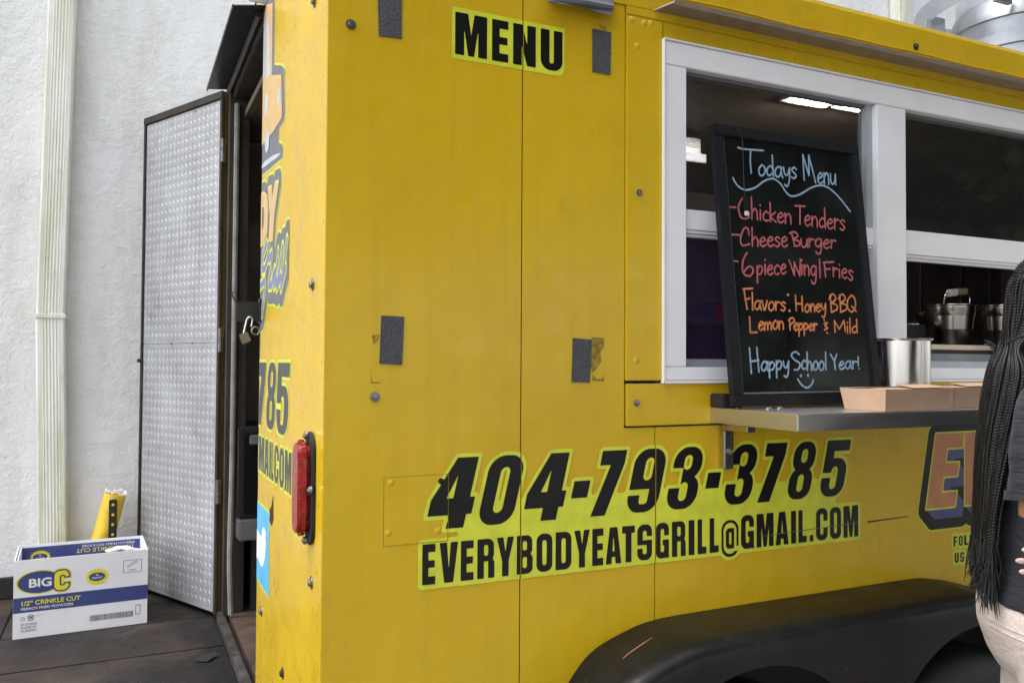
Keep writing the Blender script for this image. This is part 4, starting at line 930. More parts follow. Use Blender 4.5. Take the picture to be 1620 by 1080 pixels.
pen(L, [(600, 850), (622, 935)], za); pen(L, [(585, 848), (625, 840), (645, 870), (612, 892), (652, 905), (655, 935), (620, 940)], za); word(L, 'urger', za, 662, 945, 918, 958, 62)
pen(L, [(163, 50), (200, 55)], zb); pen(L, [(262, -2), (238, 40), (230, 100), (245, 140), (280, 150), (302, 120), (290, 90), (262, 95), (245, 120)], zb); word(L, 'piece', zb, 322, 145, 522, 137, 66)
pen(L, [(538, 45), (572, 145), (572, 60), (608, 150), (612, 40)], zb, False); word(L, 'ing', zb, 612, 140, 722, 150, 66)
pen(L, [(738, 42), (742, 160)], zb); pen(L, [(768, 62), (778, 155)], zb); pen(L, [(762, 62), (832, 58)], zb); pen(L, [(775, 105), (808, 104)], zb); word(L, 'ries', zb, 822, 150, 962, 182, 62)
L = 'cor'
pen(L, [(240, 235), (262, 368)], zb); pen(L, [(235, 236), (297, 232)], zb); pen(L, [(248, 303), (278, 298)], zb); word(L, 'lavors', zb, 288, 372, 518, 378, 60)
pen(L, [(530, 273), (531, 276)], zb, False, .0035); pen(L, [(540, 378), (541, 381)], zb, False, .0035)
pen(L, [(580, 278), (585, 378)], zb); pen(L, [(622, 285), (626, 382)], zb); pen(L, [(582, 330), (624, 335)], zb); word(L, 'oney', zb, 638, 386, 782, 384, 52)
for x in (800, 862): pen(L, [(x + 8, 275), (x + 16, 385)], zb); pen(L, [(x, 300), (x + 22, 270), (x + 42, 285), (x + 40, 310), (x + 16, 328), (x + 50, 340), (x + 52, 370), (x + 14, 388)], zb)
pen(L, [(945, 280), (922, 310), (925, 365), (955, 385), (975, 340), (965, 290), (945, 278)], zb); pen(L, [(950, 350), (980, 384)], zb)
pen(L, [(278, 420), (283, 522), (327, 520)], zb, False); word(L, 'emon', zb, 334, 508, 506, 498, 55)
pen(L, [(540, 432), (545, 505)], zb); pen(L, [(534, 440), (558, 424), (572, 445), (542, 475)], zb); word(L, 'epper', zb, 566, 508, 724, 508, 46)
pen(L, [(768, 438), (769, 441)], zb, False); pen(L, [(768, 462), (788, 458), (774, 480), (792, 492), (770, 505)], zb); pen(L, [(788, 523), (789, 526)], zb, False)
pen(L, [(840, 520), (836, 445), (868, 500), (898, 442), (908, 515)], zb, False); word(L, 'ild', zb, 912, 525, 992, 525, 48)
L = 'cblue'
pen(L, [(277, 625), (290, 790)], zb); pen(L, [(325, 620), (340, 780)], zb); pen(L, [(283, 712), (338, 705)], zb); word(L, 'appy', zb, 352, 772, 540, 770, 62)
pen(L, [(603, 665), (580, 648), (552, 668), (572, 700), (608, 725), (600, 762), (572, 768)], zb); word(L, 'chool', zb, 616, 766, 788, 768, 62)
pen(L, [(810, 665), (835, 710), (850, 665)], zb, False); pen(L, [(836, 710), (842, 765)], zb); word(L, 'ear', zb, 862, 765, 985, 758, 50)
pen(L, [(992, 682), (993, 738)], zb); pen(L, [(998, 758), (999, 761)], zb, False)
pen(L, [(595, 828), (620, 865), (655, 885), (685, 865), (697, 832)], zb); pen(L, [(615, 804), (616, 807)], zb, False, .0035); pen(L, [(662, 802), (663, 805)], zb, False, .0035)
CL = CH['cblue']; CH['cblue'] = np.where(g.Y > BH * .5, CL, .05); obj('blue_writing', fill(contour(g, np.where(g.Y > BH * .5, .05, CL), 0, .00025), lambda a, b: bp(a, b, -.0024)), 'cblue', cb)
for k, nm in (('cblue', 'blue_writing'), ('cred', 'red_writing'), ('cor', 'orange_writing')):
    obj(nm, fill(contour(g, CH[k], 0, .00025), lambda a, b: bp(a, b, -.0024)), k, cb)
ht = thing('hanging_tag', 'small black tag with a pale end hanging on a cord over the chalkboard', 'tag', bp(.075, .50))
c0, c1, c2 = onb(1161, 201), onb(1172, 222), onb(1176, 311)
b_ = B(); tube(b_, [bp(c0[0], BH + .001, -.004), bp(c0[0], BH + .002, .005), bp(*c1, .006), bp(*c2, .004)], .0009, 6); obj('cord', b_, 'rubber', ht)
t0, t1 = onb(1178, 311), onb(1178, 334); t2 = onb(1178.5, 342)
obj('tag_body', bb(B(), t0[0] - .008, t0[0] + .008, t1[1], t0[1], .0005, .006), 'frame', ht); obj('tag_end', bb(B(), t0[0] - .0065, t0[0] + .0065, t2[1], t1[1] - .0003, .001, .0055), 'label', ht)

# ------------------------------------------------------------------ things on the shelf
def takeout(label, ax, ay, L, D, h, ang, flap):
    t = thing('takeout_box', label, 'takeout box', (ax, ay, 1.3145), 'takeout boxes on the shelf')
    u = Vector((cos(ang), sin(ang), 0)); v = Vector((-sin(ang), cos(ang), 0)); o = Vector((ax, ay, 1.3145)); s = .008
    def P(a, b, z): return o + u * a + v * b + Vector((0, 0, z))
    b_ = B(); lo = [P(0, 0, 0), P(L, 0, 0), P(L, D, 0), P(0, D, 0)]; hi = [P(-s, -s, h), P(L + s, -s, h), P(L + s, D + s, h), P(-s, D + s, h)]
    a = [b_.verts.new(p) for p in lo]; c = [b_.verts.new(p) for p in hi]; b_.faces.new(a[::-1])
    for i in range(4): b_.faces.new((a[i], a[(i + 1) % 4], c[(i + 1) % 4], c[i]))
    for (p, q, r, w_) in ((P(L - .012, 0, .006), P(L + s - .014, -s - .0015, h), P(L + s + .001, -s - .0015, h - .001), P(L, -.0015, .004)), (P(.001, -.0015, .004), P(-s, -s - .0015, h - .001), P(-s + .016, -s - .0015, h), P(.010, -.001, .006))): b_.faces.new([b_.verts.new(x) for x in (p, q, r, w_)])
    obj('tray', b_, 'kraft', t)
    b_ = B(); prism(b_, [P(-s + .001, D * .42, h + .004), P(-s + .001, D + s, h + .0012), P(L + s - .001, D + s, h + .0012), P(L + s - .001, D * .42, h + .006)], (0, 0, -.0012))
    prism(b_, [P(L * flap, -s + .001, h + .0025), P(L + s - .001, -s + .001, h + .0035), P(L + s - .001, D * .55, h + .0085), P(L * flap + .03, D * .55, h + .0085)], (0, 0, -.0012))
    prism(b_, [P(-s + .001, -s + .001, h - .002), P(L * flap - .004, -s + .001, h + .0005), P(L * flap + .02, D * .5, h + .003), P(-s + .001, D * .5, h + .001)], (0, 0, -.001)); obj('lid_flap', b_, 'kraft', t)
takeout('front brown takeout box with one corner towards the camera', 1.213, -.286, .222, .112, .050, radians(3), .40)
takeout('brown takeout box behind, half hidden by the long braids', 1.468, -.262, .20, .112, .052, radians(2), .25)
ct = thing('steel_canister', 'shiny round steel canister on the shelf beside the chalkboard', 'canister', (1.503, -.089, 1.3145))
b_ = B(); lathe(b_, (1.503, -.089, 1.3145), [(.0001, .002), (.064, .002), (.068, .006), (.069, .168), (.075, .172), (.0755, .1745), (.069, .1745), (.067, .168), (.065, .01), (.0001, .008)], 56); obj('can_wall', b_, 'can', ct, smooth=40)

# ------------------------------------------------------------------ inside the trailer
def at(px, Y): p = PY(px, 560, Y); return p.x
TY = .30
st = thing('steam_table', 'dark steam table with a steel front edge inside the open window', 'steam table', (2.5, .5, .49))
obj('table_body', boxes((1.66, 3.6, .14, .62, 1.30, 1.468), (1.7, 3.55, .2, .58, .49, 1.299)), 'black', st)
obj('front_edge', boxes((1.66, 3.6, .125, .16, 1.4685, 1.484), bev=.003), brushed('edge_steel', (.62, .50, .40), .3), st)
obj('table_rail', boxes((1.66, 3.6, .10, .124, 1.40, 1.455), bev=.004), 'galv', st)
def potf(label, px, half, zt, bail):
    x = at(px, TY); d = hypot(x - CAM.x, TY - CAM.y); r = d * half / 1320 * cos(math.atan((px - 810) / 1320)) ** 2
    t = thing('steel_pot', label, 'pot', (x, TY, 1.486), 'steel pots on the steam table'); z0 = 1.486; h = zt - z0
    b_ = B(); lathe(b_, (x, TY, z0), [(.0001, 0), (r * .80, 0), (r * .84, .006), (r * .88, h * .70), (r * .97, h * .76), (r * .98, h * .96), (r * 1.04, h * .985), (r * 1.04, h), (r * .95, h), (r * .93, h * .76), (r * .80, .01), (.0001, .01)], 48); obj('pot_wall', b_, 'pot', t, smooth=40)
    if bail:
        b_ = B(); q = [Vector((x - r * .85, TY - .02, zt - .004)), Vector((x - r * .75, TY - .02, zt + .02)), Vector((x - r * .55, TY - .02, zt + .038)), Vector((x + r * .55, TY - .02, zt + .048)), Vector((x + r * .88, TY - .02, zt + .03)), Vector((x + r * .86, TY - .02, zt - .004))]; tube(b_, catmull(q, 6), .0022, 6); obj('bail', b_, 'steel', t)
        u = (q[3] - q[2]); b_ = B(); prism(b_, [q[2] + Vector((0, -.008, -.012)), q[2] + u * .52 + Vector((0, -.008, -.012)), q[2] + u * .52 + Vector((0, -.008, .012)), q[2] + Vector((0, -.008, .012))], (0, .016, 0), bev=.003); obj('grip', b_, 'label', t)
        b_ = B(); prism(b_, [q[2] + u * .53 + Vector((0, -.008, -.01)), q[3] + Vector((.01, -.008, -.01)), q[3] + Vector((.01, -.008, .011)), q[2] + u * .53 + Vector((0, -.008, .013))], (0, .016, 0), bev=.003); obj('grip_end', b_, simple('worn_wood', (.28, .22, .15), .6), t)
potf('stainless pot with a carrying handle, nearer the window post', 1505, 40, 1.625, True)
potf('stainless pot beside the braids, without a carrying handle', 1588, 41, 1.632, False)
pn = thing('roasting_pan', 'low black pan of crumpled foil beside the window post', 'pan', (at(1440, .36), .36, 1.486))
x0, x1 = at(1424, .36), at(1466, .30)
obj('pan_wall', boxes((x0 - .05, x1, .30, .44, 1.4695, 1.556), bev=.006), 'black', pn)
b_ = B(); fr = random.Random(8)
for k in range(16): ellipsoid(b_, (x0 + (x1 - x0) * fr.random(), .33 + .08 * fr.random(), 1.556), (.018, .018, fr.uniform(.006, .014)), 6, 5)
obj('foil', b_, 'foil', pn)
ws = thing('wall_shelf', 'dim shelf on the far wall behind the left window', 'shelf', (2.0, 1.8, 1.55)); sz = PY(1130, 506, 1.65).z
obj('shelf_board', boxes((1.2, 3.4, 1.55, 1.93, sz - .03, sz), bev=.003), 'grey', ws); obj('bracket', boxes((1.4, 1.43, 1.6, 1.93, sz - .2, sz - .031), (3.1, 3.13, 1.6, 1.93, sz - .2, sz - .031)), 'grey', ws)
sx = PY(1118, 500, 1.62).x
sc_ = thing('small_carton', 'small blue and red carton seen through the left window', 'carton', (sx + .1, 1.68, sz))
obj('carton_side', boxes((sx, sx + .045, 1.62, 1.74, sz + .001, sz + .075)), 'navy', sc_); obj('carton_front', boxes((sx + .046, sx + .15, 1.62, 1.74, sz + .001, sz + .075)), 'redp', sc_); obj('carton_top', boxes((sx + .002, sx + .148, 1.622, 1.738, sz + .0755, sz + .083)), 'foil', sc_)
ax0 = PY(378.5, 700, 1.52).x; az = [PY(378, q, 1.52).z for q in (677, 822, 856)]
ap = thing('holding_cabinet', 'black cabinet with a grey foot just inside the rear door', 'cabinet', (ax0 + .3, 1.7, .49))
obj('cabinet_body', boxes((ax0, ax0 + .55, 1.525, 1.90, az[1] + .001, az[0]), bev=.006), 'black', ap); obj('door_panel', boxes((ax0 + .018, ax0 + .53, 1.518, 1.5245, az[1] + .02, az[0] - .02), bev=.004), 'ink', ap)
obj('foot_trim', boxes((ax0 + .001, ax0 + .549, 1.515, 1.90, az[2], az[1]), bev=.006), 'grey', ap); obj('catch', boxes((ax0 + .035, ax0 + .10, 1.500, 1.5175, az[0] - .06, az[0] - .025), bev=.004), 'grey', ap); obj('stand', boxes((ax0 + .06, ax0 + .52, 1.60, 1.88, .491, az[2] - .001)), 'dark', ap)

hx, hz0, hz1 = PY(1113, 240, 1.0).x, PY(1098, 258, 1.0).z, PY(1098, 226, 1.0).z
hd = thing('range_hood', 'steel hood edge inside the left window, above the chalkboard\'s left side', 'hood', (hx - .3, 1.2, hz0))
obj('hood_lip', boxes((.25, hx, .98, 1.0, hz0, hz0 + .035), bev=.003), 'galv', hd); obj('hood_body', boxes((.25, hx - .01, 1.001, 1.7, hz0 + .036, hz1 + .02), bev=.004), 'steel', hd)
for k, (px, ln) in enumerate(((1462, .34), (1526, .40), (1572, .30))):
    ux = PY(px, 430, 1.86).x; t = thing('ladle', ('short steel ladle hanging by the window post', 'long steel ladle hanging above the handled pot', 'shortest steel ladle hanging above the other pot')[k], 'ladle', (ux, 1.88, 1.95), 'ladles on the far wall')
    b_ = B(); tube(b_, [(ux, 1.93, 2.10), (ux, 1.89, 2.11), (ux, 1.885, 2.08), (ux, 1.89, 2.10 - ln)], .007, 8); obj('handle', b_, 'steel', t)
    b_ = B(); lathe(b_, (ux, 1.87, 2.06 - ln), [(.0001, -.03), (.03, -.022), (.045, .0), (.048, .02), (.044, .02), (.0001, -.02)], 20); obj('bowl', b_, 'steel', t)
# ------------------------------------------------------------------ the carton of potatoes on the deck
q0, q1 = PZ(19.4, 1011.6, ZD + .002), PZ(232.4, 984.3, ZD + .002); KU = (q1 - q0); KL = KU.length; KU.normalize(); KV = Vector((-KU.y, KU.x, 0)); KH, KD = .270, .275
def kp(a, b, z): return q0 + KU * a + KV * b + Vector((0, 0, z))
cr = thing('cardboard_carton', 'open white carton printed for crinkle cut french fries on the dark deck', 'carton', q0)
def kbox(bm, a0, a1, b0, b1, z0, z1, la=0, lb=0):
    v = [kp(a0, b0, z0), kp(a1, b0, z0), kp(a1, b1, z0), kp(a0, b1, z0)]; w_ = [kp(a0 + la, b0 + lb, z1), kp(a1 + la, b0 + lb, z1), kp(a1 + la, b1 + lb, z1), kp(a0 + la, b1 + lb, z1)]
    A = [bm.verts.new(x) for x in v]; B2 = [bm.verts.new(x) for x in w_]; bm.faces.new(A[::-1]); bm.faces.new(B2)
    for i in range(4): bm.faces.new((A[i], A[(i + 1) % 4], B2[(i + 1) % 4], B2[i]))
    return bm
T_ = .004
b_ = B(); kbox(b_, 0, KL, 0, T_, 0, KH); kbox(b_, 0, KL, KD - T_, KD, 0, KH); kbox(b_, 0, T_, T_ + .0003, KD - T_ - .0003, 0, KH - .001); kbox(b_, KL - T_, KL, T_ + .0003, KD - T_ - .0003, 0, KH - .001); kbox(b_, T_, KL - T_, T_, KD - T_, 0, .004)
obj('carton_wall', b_, 'card', cr)
b_ = B(); kbox(b_, .008, .012, .012, KD - .01, KH - .10, KH - .004); kbox(b_, .03, KL - .03, .02, .026, KH - .11, KH - .012, 0, .012); obj('inner_flap', b_, 'cardin', cr)
b_ = B(); r_ = random.Random(2)
for k in range(9): ellipsoid(b_, kp(.30 + .012 * k + r_.uniform(-.01, .01), .045 + .02 * r_.random(), KH - .008 + .012 * sin(k * .5)), (.022, .03, .006), 8, 6)
bag = remeshed('plastic_liner', b_, 'white', cr, .006, 3)
# print on the front panel (a along, z up); zoomed measurements turned into the panel's own coordinates
def kz(x, y):
    p = PP(x / 5.142, 820 + y / 5.142, q0, KV) - q0; return (p.dot(KU), p.z)
def kfront(off): return lambda a, z: kp(a, -off, z)
def kback(off): return lambda a, z: kp(a, KD - T_ - off, z)
def band(nm, pts, mat, to3): obj(nm, ([to3(*p) for p in pts], [tuple(range(len(pts)))]), mat, cr)
g = Grid(-.002, 0, KL + .004, KH, .0011)
zb0, zb1 = kz(100, 775)[1], kz(100, 652)[1]
band('blue_band', [(0.0005, zb0), (KL - .0005, zb0), (KL - .0005, zb1), (.0005, zb1)], 'navy', kfront(.0006))
band('band_side', [(0, 0), (1, 0), (1, 1), (0, 1)], 'navy', lambda a, z: kp(KL + .0006, .0005 + a * (KD - .001), zb0 + z * (zb1 - zb0)))
cxy, e_ = kz(322, 513), kz(500, 513)[0] - kz(322, 513)[0]; eh = (kz(322, 425)[1] - kz(322, 602)[1]) / 2
def ell(c, a, b):
    k = np.hypot((g.X - c[0]) / a, (g.Y - c[1]) / b); return (k - 1) * min(a, b)
cC = kz(502, 498); SC_ = mx(d_box(g.X, g.Y, cC[0] - .0225, cC[1] - .034, cC[0] + .0225, cC[1] + .034, .018), -d_box(g.X, g.Y, cC[0] - .0065, cC[1] - .0195, cC[0] + .0115, cC[1] + .0195, .008)); SC_ = mx(SC_, -d_box(g.X, g.Y, cC[0], cC[1] - .0125, cC[0] + .05, cC[1] + .0125))
EL = mn(ell(cxy, e_ * .98, eh), SC_ - .005)
def kdec(nm, S, m, off, to=kfront): obj(nm, fill(contour(g, S.copy(), 0, .0003), to(off)), m, cr)
kdec('logo_edge', EL - .0035, 'yprint', .0006); kdec('logo_oval', EL, 'navy', .0010); kdec('logo_letter', SC_, 'yprint', .0016)
def ktext(nm, s, p0, p1, mat, off=.0012, bold=.0, xs=None, to=kfront, h=None, flip=False):
    """built-in lettering fitted between two points of the panel"""
    v, f = ftext(s, 1.0, bold); x0, x1 = min(a for a, b in v), max(a for a, b in v); y0, y1 = min(b for a, b in v), max(b for a, b in v)
    L_ = p1[0] - p0[0]; hh = h; sl_ = (p1[1] - p0[1]) / L_
    V = []
    for a, b in v:
        u = (a - x0) / (x1 - x0); q = (b - y0) / (y1 - y0)
        if flip: u, q = 1 - u, 1 - q
        V.append(to(off)(p0[0] + L_ * u, p0[1] + sl_ * L_ * u + hh * q))
    obj(nm, (V, f), mat, cr)
bg = (kz(235, 562), kz(420, 550)); ktext('logo_word', 'BIG', (bg[0][0], bg[0][1]), (bg[1][0], bg[0][1]), 'white', .0016, .03, h=kz(235, 490)[1] - kz(235, 562)[1])
a0, a1 = kz(175, 710), kz(655, 665); ktext('crinkle_words', '1/2” CRINKLE CUT', (a0[0], zb0 + .0235), (a1[0], zb0 + .0235), 'yprint', .0010, .022, h=.0160)
a0, a1 = kz(170, 750), kz(595, 705); ktext('potato_words', 'FRENCH FRIED POTATOES', (a0[0], zb0 + .0080), (a1[0], zb0 + .0080), 'white', .0010, .014, h=.0090)
def burst(c, r0, ra, to, nm, rot=0):
    n = 22; pts = []
    for k in range(n * 2):
        a = pi * k / n; q = 1 if k % 2 == 0 else .80; pts.append((c[0] + cos(a) * r0 * q, c[1] + sin(a) * r0 * q * ra))
    V, F2 = fill([pts], to(.0008)); obj(nm + '_burst', (V, F2), 'yprint', cr)
    pts = [(c[0] + cos(a) * r0 * .66, c[1] + sin(a) * r0 * .66 * ra * .75) for a in np.linspace(0, 2 * pi, 40)[:-1]]; V, F2 = fill([pts], to(.0012)); obj(nm + '_oval', (V, F2), 'navy', cr)
    ktext(nm + '_words', '0g', (c[0] - r0 * .1, c[1] + .003), (c[0] + r0 * .12, c[1] + .003), 'white', .0016, .01, h=.007, to=to, flip=bool(rot)); ktext(nm + '_words', 'TRANS FAT', (c[0] - r0 * .45, c[1] - .007), (c[0] + r0 * .45, c[1] - .007), 'white', .0016, .01, h=.007, to=to, flip=bool(rot))
burst(kz(790, 470), kz(890, 470)[0] - kz(790, 470)[0], .78, kfront, 'stamp')
i0, i1 = kz(1003, 445), kz(1152, 318); rb = d_box(g.X, g.Y, i0[0], i0[1] + .002, i1[0], i1[1] - .004, .003); fry = g.far(); f0, f1_ = kz(1045, 385), kz(1110, 345); ln = np.linspace(0, 1, 40); stroke(g, fry, [(f0[0] + (f1_[0] - f0[0]) * t, f0[1] + (f1_[1] - f0[1]) * t) for t in ln], .0032)
kdec('corner_icon', mn(np.abs(rb) - .0008, np.abs(fry) - .0008), 'greyprint', .0008); c0 = kz(1045, 418); ktext('icon_word', 'CRINKLE', (c0[0], c0[1] - .002), (c0[0] + .026, c0[1] - .002), 'greyprint', .0008, .01, h=.0055)
br_ = random.Random(4); x, z = kz(728, 835); xe = kz(1082, 800)[0]; zt = z + .021; V, F2 = [], []
while x < xe:
    wd = br_.choice([.0007, .0012, .0019]); n0 = len(V); V += [kfront(.0008)(x, z), kfront(.0008)(x + wd, z), kfront(.0008)(x + wd, zt), kfront(.0008)(x, zt)]; F2.append((n0, n0 + 1, n0 + 2, n0 + 3)); x += wd + br_.choice([.0006, .001, .0017])
obj('barcode', (V, F2), 'greyprint', cr)
c0, c1 = kz(1103, 775), kz(1140, 690); kdec('marker_box', np.abs(d_box(g.X, g.Y, c0[0], c0[1], c1[0], c1[1] - .003)) - .001, 'greyprint', .0008)
c0 = kz(250, 803); c1, c2 = kz(215, 832), kz(366, 770); kdec('mark_ring', mn(mn(np.abs(ell(c0, .0092, .0100)) - .0010, np.abs(d_box(g.X, g.Y, c1[0], c1[1], c2[0], c2[1] - .003, .002)) - .0004), np.abs(ell(kz(183, 815), .0055, .0055)) - .0008), 'greyprint', .0008)
ktext('mark_letter', 'M', (c0[0] - .005, c0[1] - .005), (c0[0] + .005, c0[1] - .005), 'greyprint', .0008, .02, h=.010)
for k, s in enumerate(('6/5 LB BAGS', '30 LB NET WT', 'US GRADE A')):
    a = kz(168, 872 + 26 * k); ktext('weight_words', s, a, (a[0] + .048, a[1]), 'greyprint', .0008, .014, h=.0072)
# the far panel's upright flap with its upside-down print
zf = KH - .085
band('flap_band', [(.012, zf), (KL - .010, zf), (KL - .010, KH - .010), (.012, KH - .010)], 'navy', kback(.0006))
p0 = KL * .45; ktext('flap_words', '1/2” CRINKLE CUT', (p0, KH - .045), (KL - .035, KH - .045), 'yprint', .0010, .012, h=.015, to=kback, flip=True); ktext('flap_words', 'FRENCH FRIED POTATOES', (p0 + .02, KH - .025), (KL - .03, KH - .025), 'white', .0010, .008, h=.0085, to=kback, flip=True)
burst((.072, KH - .048), .036, .72, kback, 'flap_stamp', 1)

# ------------------------------------------------------------------ the woman at the shelf
PO = Vector((1.441, -.505, 0)); PF = Vector((.80, -.60, 0)); PR = Vector((-.60, -.80, 0)); UZ = Vector((0, 0, 1))
def pp(f, r, z): return PO + PF * f + PR * r + UZ * z
person = thing('person', 'woman with long black braids, navy shirt and beige trousers, arms folded', 'person', PO)
def ring(f, r, z, df, dr, tf=0): return (pp(f, r, z), PF * df + UZ * tf, PR * dr)
# body: one continuous surface
b_ = B()
loft(b_, [ring(0, 0, .80, .09, .14), ring(0, 0, .95, .10, .15), ring(0, 0, 1.10, .09, .13), ring(-.005, 0, 1.25, .08, .135), ring(-.01, 0, 1.34, .06, .12), ring(-.005, 0, 1.39, .048, .07), ring(.0, 0, 1.43, .048, .052), ring(.025, 0, 1.49, .045, .048)], 24)
ellipsoid(b_, pp(.045, 0, 1.585), (.001, .001, .001), 6, 4)
def ell_l(bm, f, r, z, a, b, c):
    t = bmesh.new(); bmesh.ops.create_uvsphere(t, u_segments=18, v_segments=12, radius=1)
    for v in t.verts: v.co = pp(f + v.co.x * a, r + v.co.y * b, z + v.co.z * c)
    me = bpy.data.meshes.new('t'); t.to_mesh(me); t.free(); bm.from_mesh(me); bpy.data.meshes.remove(me)
ell_l(b_, .040, 0, 1.550, .098, .074, .108); ell_l(b_, .078, 0, 1.495, .055, .055, .065)     # skull, jaw
ell_l(b_, .138, 0, 1.520, .022, .017, .020); ell_l(b_, .128, 0, 1.538, .016, .010, .026)      # nose
ell_l(b_, .127, 0, 1.482, .014, .026, .007); ell_l(b_, .124, 0, 1.470, .014, .023, .008)      # lips
for s in (-1, 1): ell_l(b_, .035, s * .076, 1.525, .018, .010, .030)
def limb(pts, rs): tube(b_, [pp(*p) for p in pts], rs, 14)
limb([(-.045, .155, 1.365), (-.072, .195, 1.28), (-.084, .205, 1.18), (-.086, .208, 1.125)], [.040, .042, .040, .041]); limb([(-.088, .206, 1.115), (-.02, .20, 1.105), (.10, .12, 1.115), (.155, .04, 1.125)], [.041, .043, .036, .028])
limb([(-.0, -.15, 1.365), (.03, -.185, 1.28), (.06, -.195, 1.18), (.075, -.195, 1.115)], [.040, .042, .040, .041]); limb([(.075, -.192, 1.11), (.10, -.16, 1.08), (.145, -.06, 1.065), (.15, .07, 1.06)], [.041, .042, .035, .027])
# left hand cups the right elbow from in front and below: palm, four fingers, thumb
limb([(.150, .07, 1.06), (.135, .13, 1.055), (.085, .20, 1.055)], [.026, .031, .027])
for k, (dz, ln, dr) in enumerate(((.030, .0, .0), (.010, .012, .004), (-.010, .006, .004), (-.027, -.012, .0))):
    limb([(.088, .198, 1.055 + dz * .9), (.035, .238 + dr, 1.046 + dz), (-.03, .260 + dr, 1.040 + dz), (-.097 - ln, .258 + dr, 1.042 + dz), (-.122 - ln, .250 + dr, 1.044 + dz)], [.0105, .0098, .0092, .0084, .0066])
limb([(.12, .13, 1.08), (.09, .15, 1.11), (.055, .175, 1.135)], [.013, .011, .008])
# right hand tucked on the left upper arm
limb([(.155, .04, 1.125), (.145, -.03, 1.14), (.09, -.13, 1.155)], [.026, .031, .026])
for k, dz in enumerate((.028, .010, -.009, -.025)): limb([(.095, -.125, 1.155 + dz), (.055, -.20, 1.157 + dz), (.02, -.258, 1.155 + dz), (-.03, -.275, 1.152 + dz)], [.0105, .0095, .0088, .0065])
limb([(.135, -.04, 1.16), (.10, -.08, 1.19), (.06, -.12, 1.205)], [.013, .011, .008])
for s in (-1, 1): limb([(0, s * .08, .84), (.005, s * .08, .50), (-.02, s * .085, .28), (-.01, s * .085, .07)], [.055, .045, .040, .036])
remeshed('body', b_, 'skin', person, .0045, 4)
b_ = B()
for s in (-1, 1):
    ell_l(b_, .122, s * .030, 1.548, .009, .013, .006)
obj('eyes', b_, 'white', person, smooth=60)
b_ = B()
for dz, ln, dr in ((.030, .0, .0), (.010, .012, .004), (-.010, .006, .004), (-.027, -.012, .0)):
    ell_l(b_, -.128 - ln, .2555 + dr, 1.0445 + dz, .012, .0030, .0056)
obj('fingernails', b_, 'nail', person, smooth=60)
# shirt
b_ = B()
loft(b_, [ring(-.004, 0, .905, .126, .182, -.022), ring(-.004, 0, .95, .121, .176), ring(-.002, 0, 1.03, .112, .162), ring(0, 0, 1.12, .110, .163), ring(0, 0, 1.22, .112, .172), ring(-.004, 0, 1.31, .103, .178), ring(-.008, 0, 1.37, .085, .170), ring(-.008, 0, 1.405, .068, .125), ring(-.002, 0, 1.428, .058, .07), ring(.004, 0, 1.452, .056, .060)], 40)
def sleeve(pts, rs): loft(b_, [(pp(*p), PF * q, PR * q * .98 + UZ * (.12 * q)) for p, q in zip(pts, rs)], 26)
sleeve([(-.03, .13, 1.385), (-.055, .178, 1.34), (-.073, .196, 1.28), (-.082, .204, 1.22), (-.086, .207, 1.165)], [.052, .065, .062, .059, .061]); sleeve([(-.01, -.13, 1.385), (.015, -.172, 1.34), (.032, -.185, 1.28), (.048, -.192, 1.22), (.062, -.195, 1.165)], [.052, .065, .062, .059, .061])
sh_ = remeshed('shirt', b_, 'shirt', person, .006, 5)
for v in sh_.data.vertices:      # cloth folds: soft horizontal ridges on the sleeves, slanting ones on the trunk
    p = v.co; q = Vector((p.dot(PF), p.dot(PR), p.z)); arm = min(1, max(0, (abs(q.y) - .150) / .03)); 
    k = noise.noise(Vector((q.x * 5, q.y * 5, q.z * 26 + 3 * noise.noise(Vector((q.x * 7, q.y * 7, 1)))))) * .0055 * arm + noise.noise(Vector((q.x * 6 + q.z * 8, q.y * 6, q.z * 15))) * .0055 * (1 - arm)
    v.co = p + v.normal * k
b_ = B(); loft(b_, [ring(.006, 0, 1.44, .058, .064), ring(.0, 0, 1.468, .056, .060), ring(.0, 0, 1.47, .064, .068), ring(.004, 0, 1.435, .072, .078)], 30); obj('collar', b_, 'shirt', person, smooth=50)
b_ = B()
for s, e in ((1, .005), (-1, -.002)): t0 = (-.086 if s > 0 else .061); q0_ = .207 if s > 0 else .1945; loft(b_, [(pp(t0, s * q0_, 1.178), PF * .0635, PR * .0625 + UZ * .0075), (pp(t0, s * q0_, 1.160), PF * .0645, PR * .0635 + UZ * .0075)], 30)
obj('cuff', b_, 'shirt', person, smooth=50)
# trousers
b_ = B()
loft(b_, [ring(-.008, 0, .965, .108, .160), ring(-.012, 0, .91, .118, .172), ring(-.014, 0, .86, .114, .176), ring(-.004, 0, .80, .104, .170), ring(.004, 0, .765, .092, .155)], 40)
for s in (-1, 1): loft(b_, [ring(.0 + (.02 if s < 0 else 0), s * .082, .83, .094, .090), ring(.008 + (.02 if s < 0 else 0), s * .084, .74, .088, .088), ring(.012, s * .086, .60, .078, .078), ring(.008, s * .086, .48, .068, .068), ring(-.004, s * .088, .32, .064, .064), ring(-.008, s * .09, .10, .062, .062)], 30)
remeshed('trousers', b_, 'pants', person, .006, 5)
b_ = B()
def welt(z, o):
    q = []
    for t in np.linspace(0, 1, 14):
        a = radians(205 - 62 * t); q.append(pp(-.013 + (.117 + o) * cos(a), (.1735 + o) * -sin(a) * -1 * (1 if True else 1) if False else (.1735 + o) * -sin(a) * -1, z - .012 * t))
    return q
for z in (.885, .872):
    q = []
    for t in np.linspace(0, 1, 14):
        a = radians(168 - 52 * t); q.append(pp(-.013 + .1175 * cos(a), .1745 * sin(a), z - .008 * t))
    tube(b_, q, .0011, 5)
obj('pocket_stitch', b_, 'pants', person)
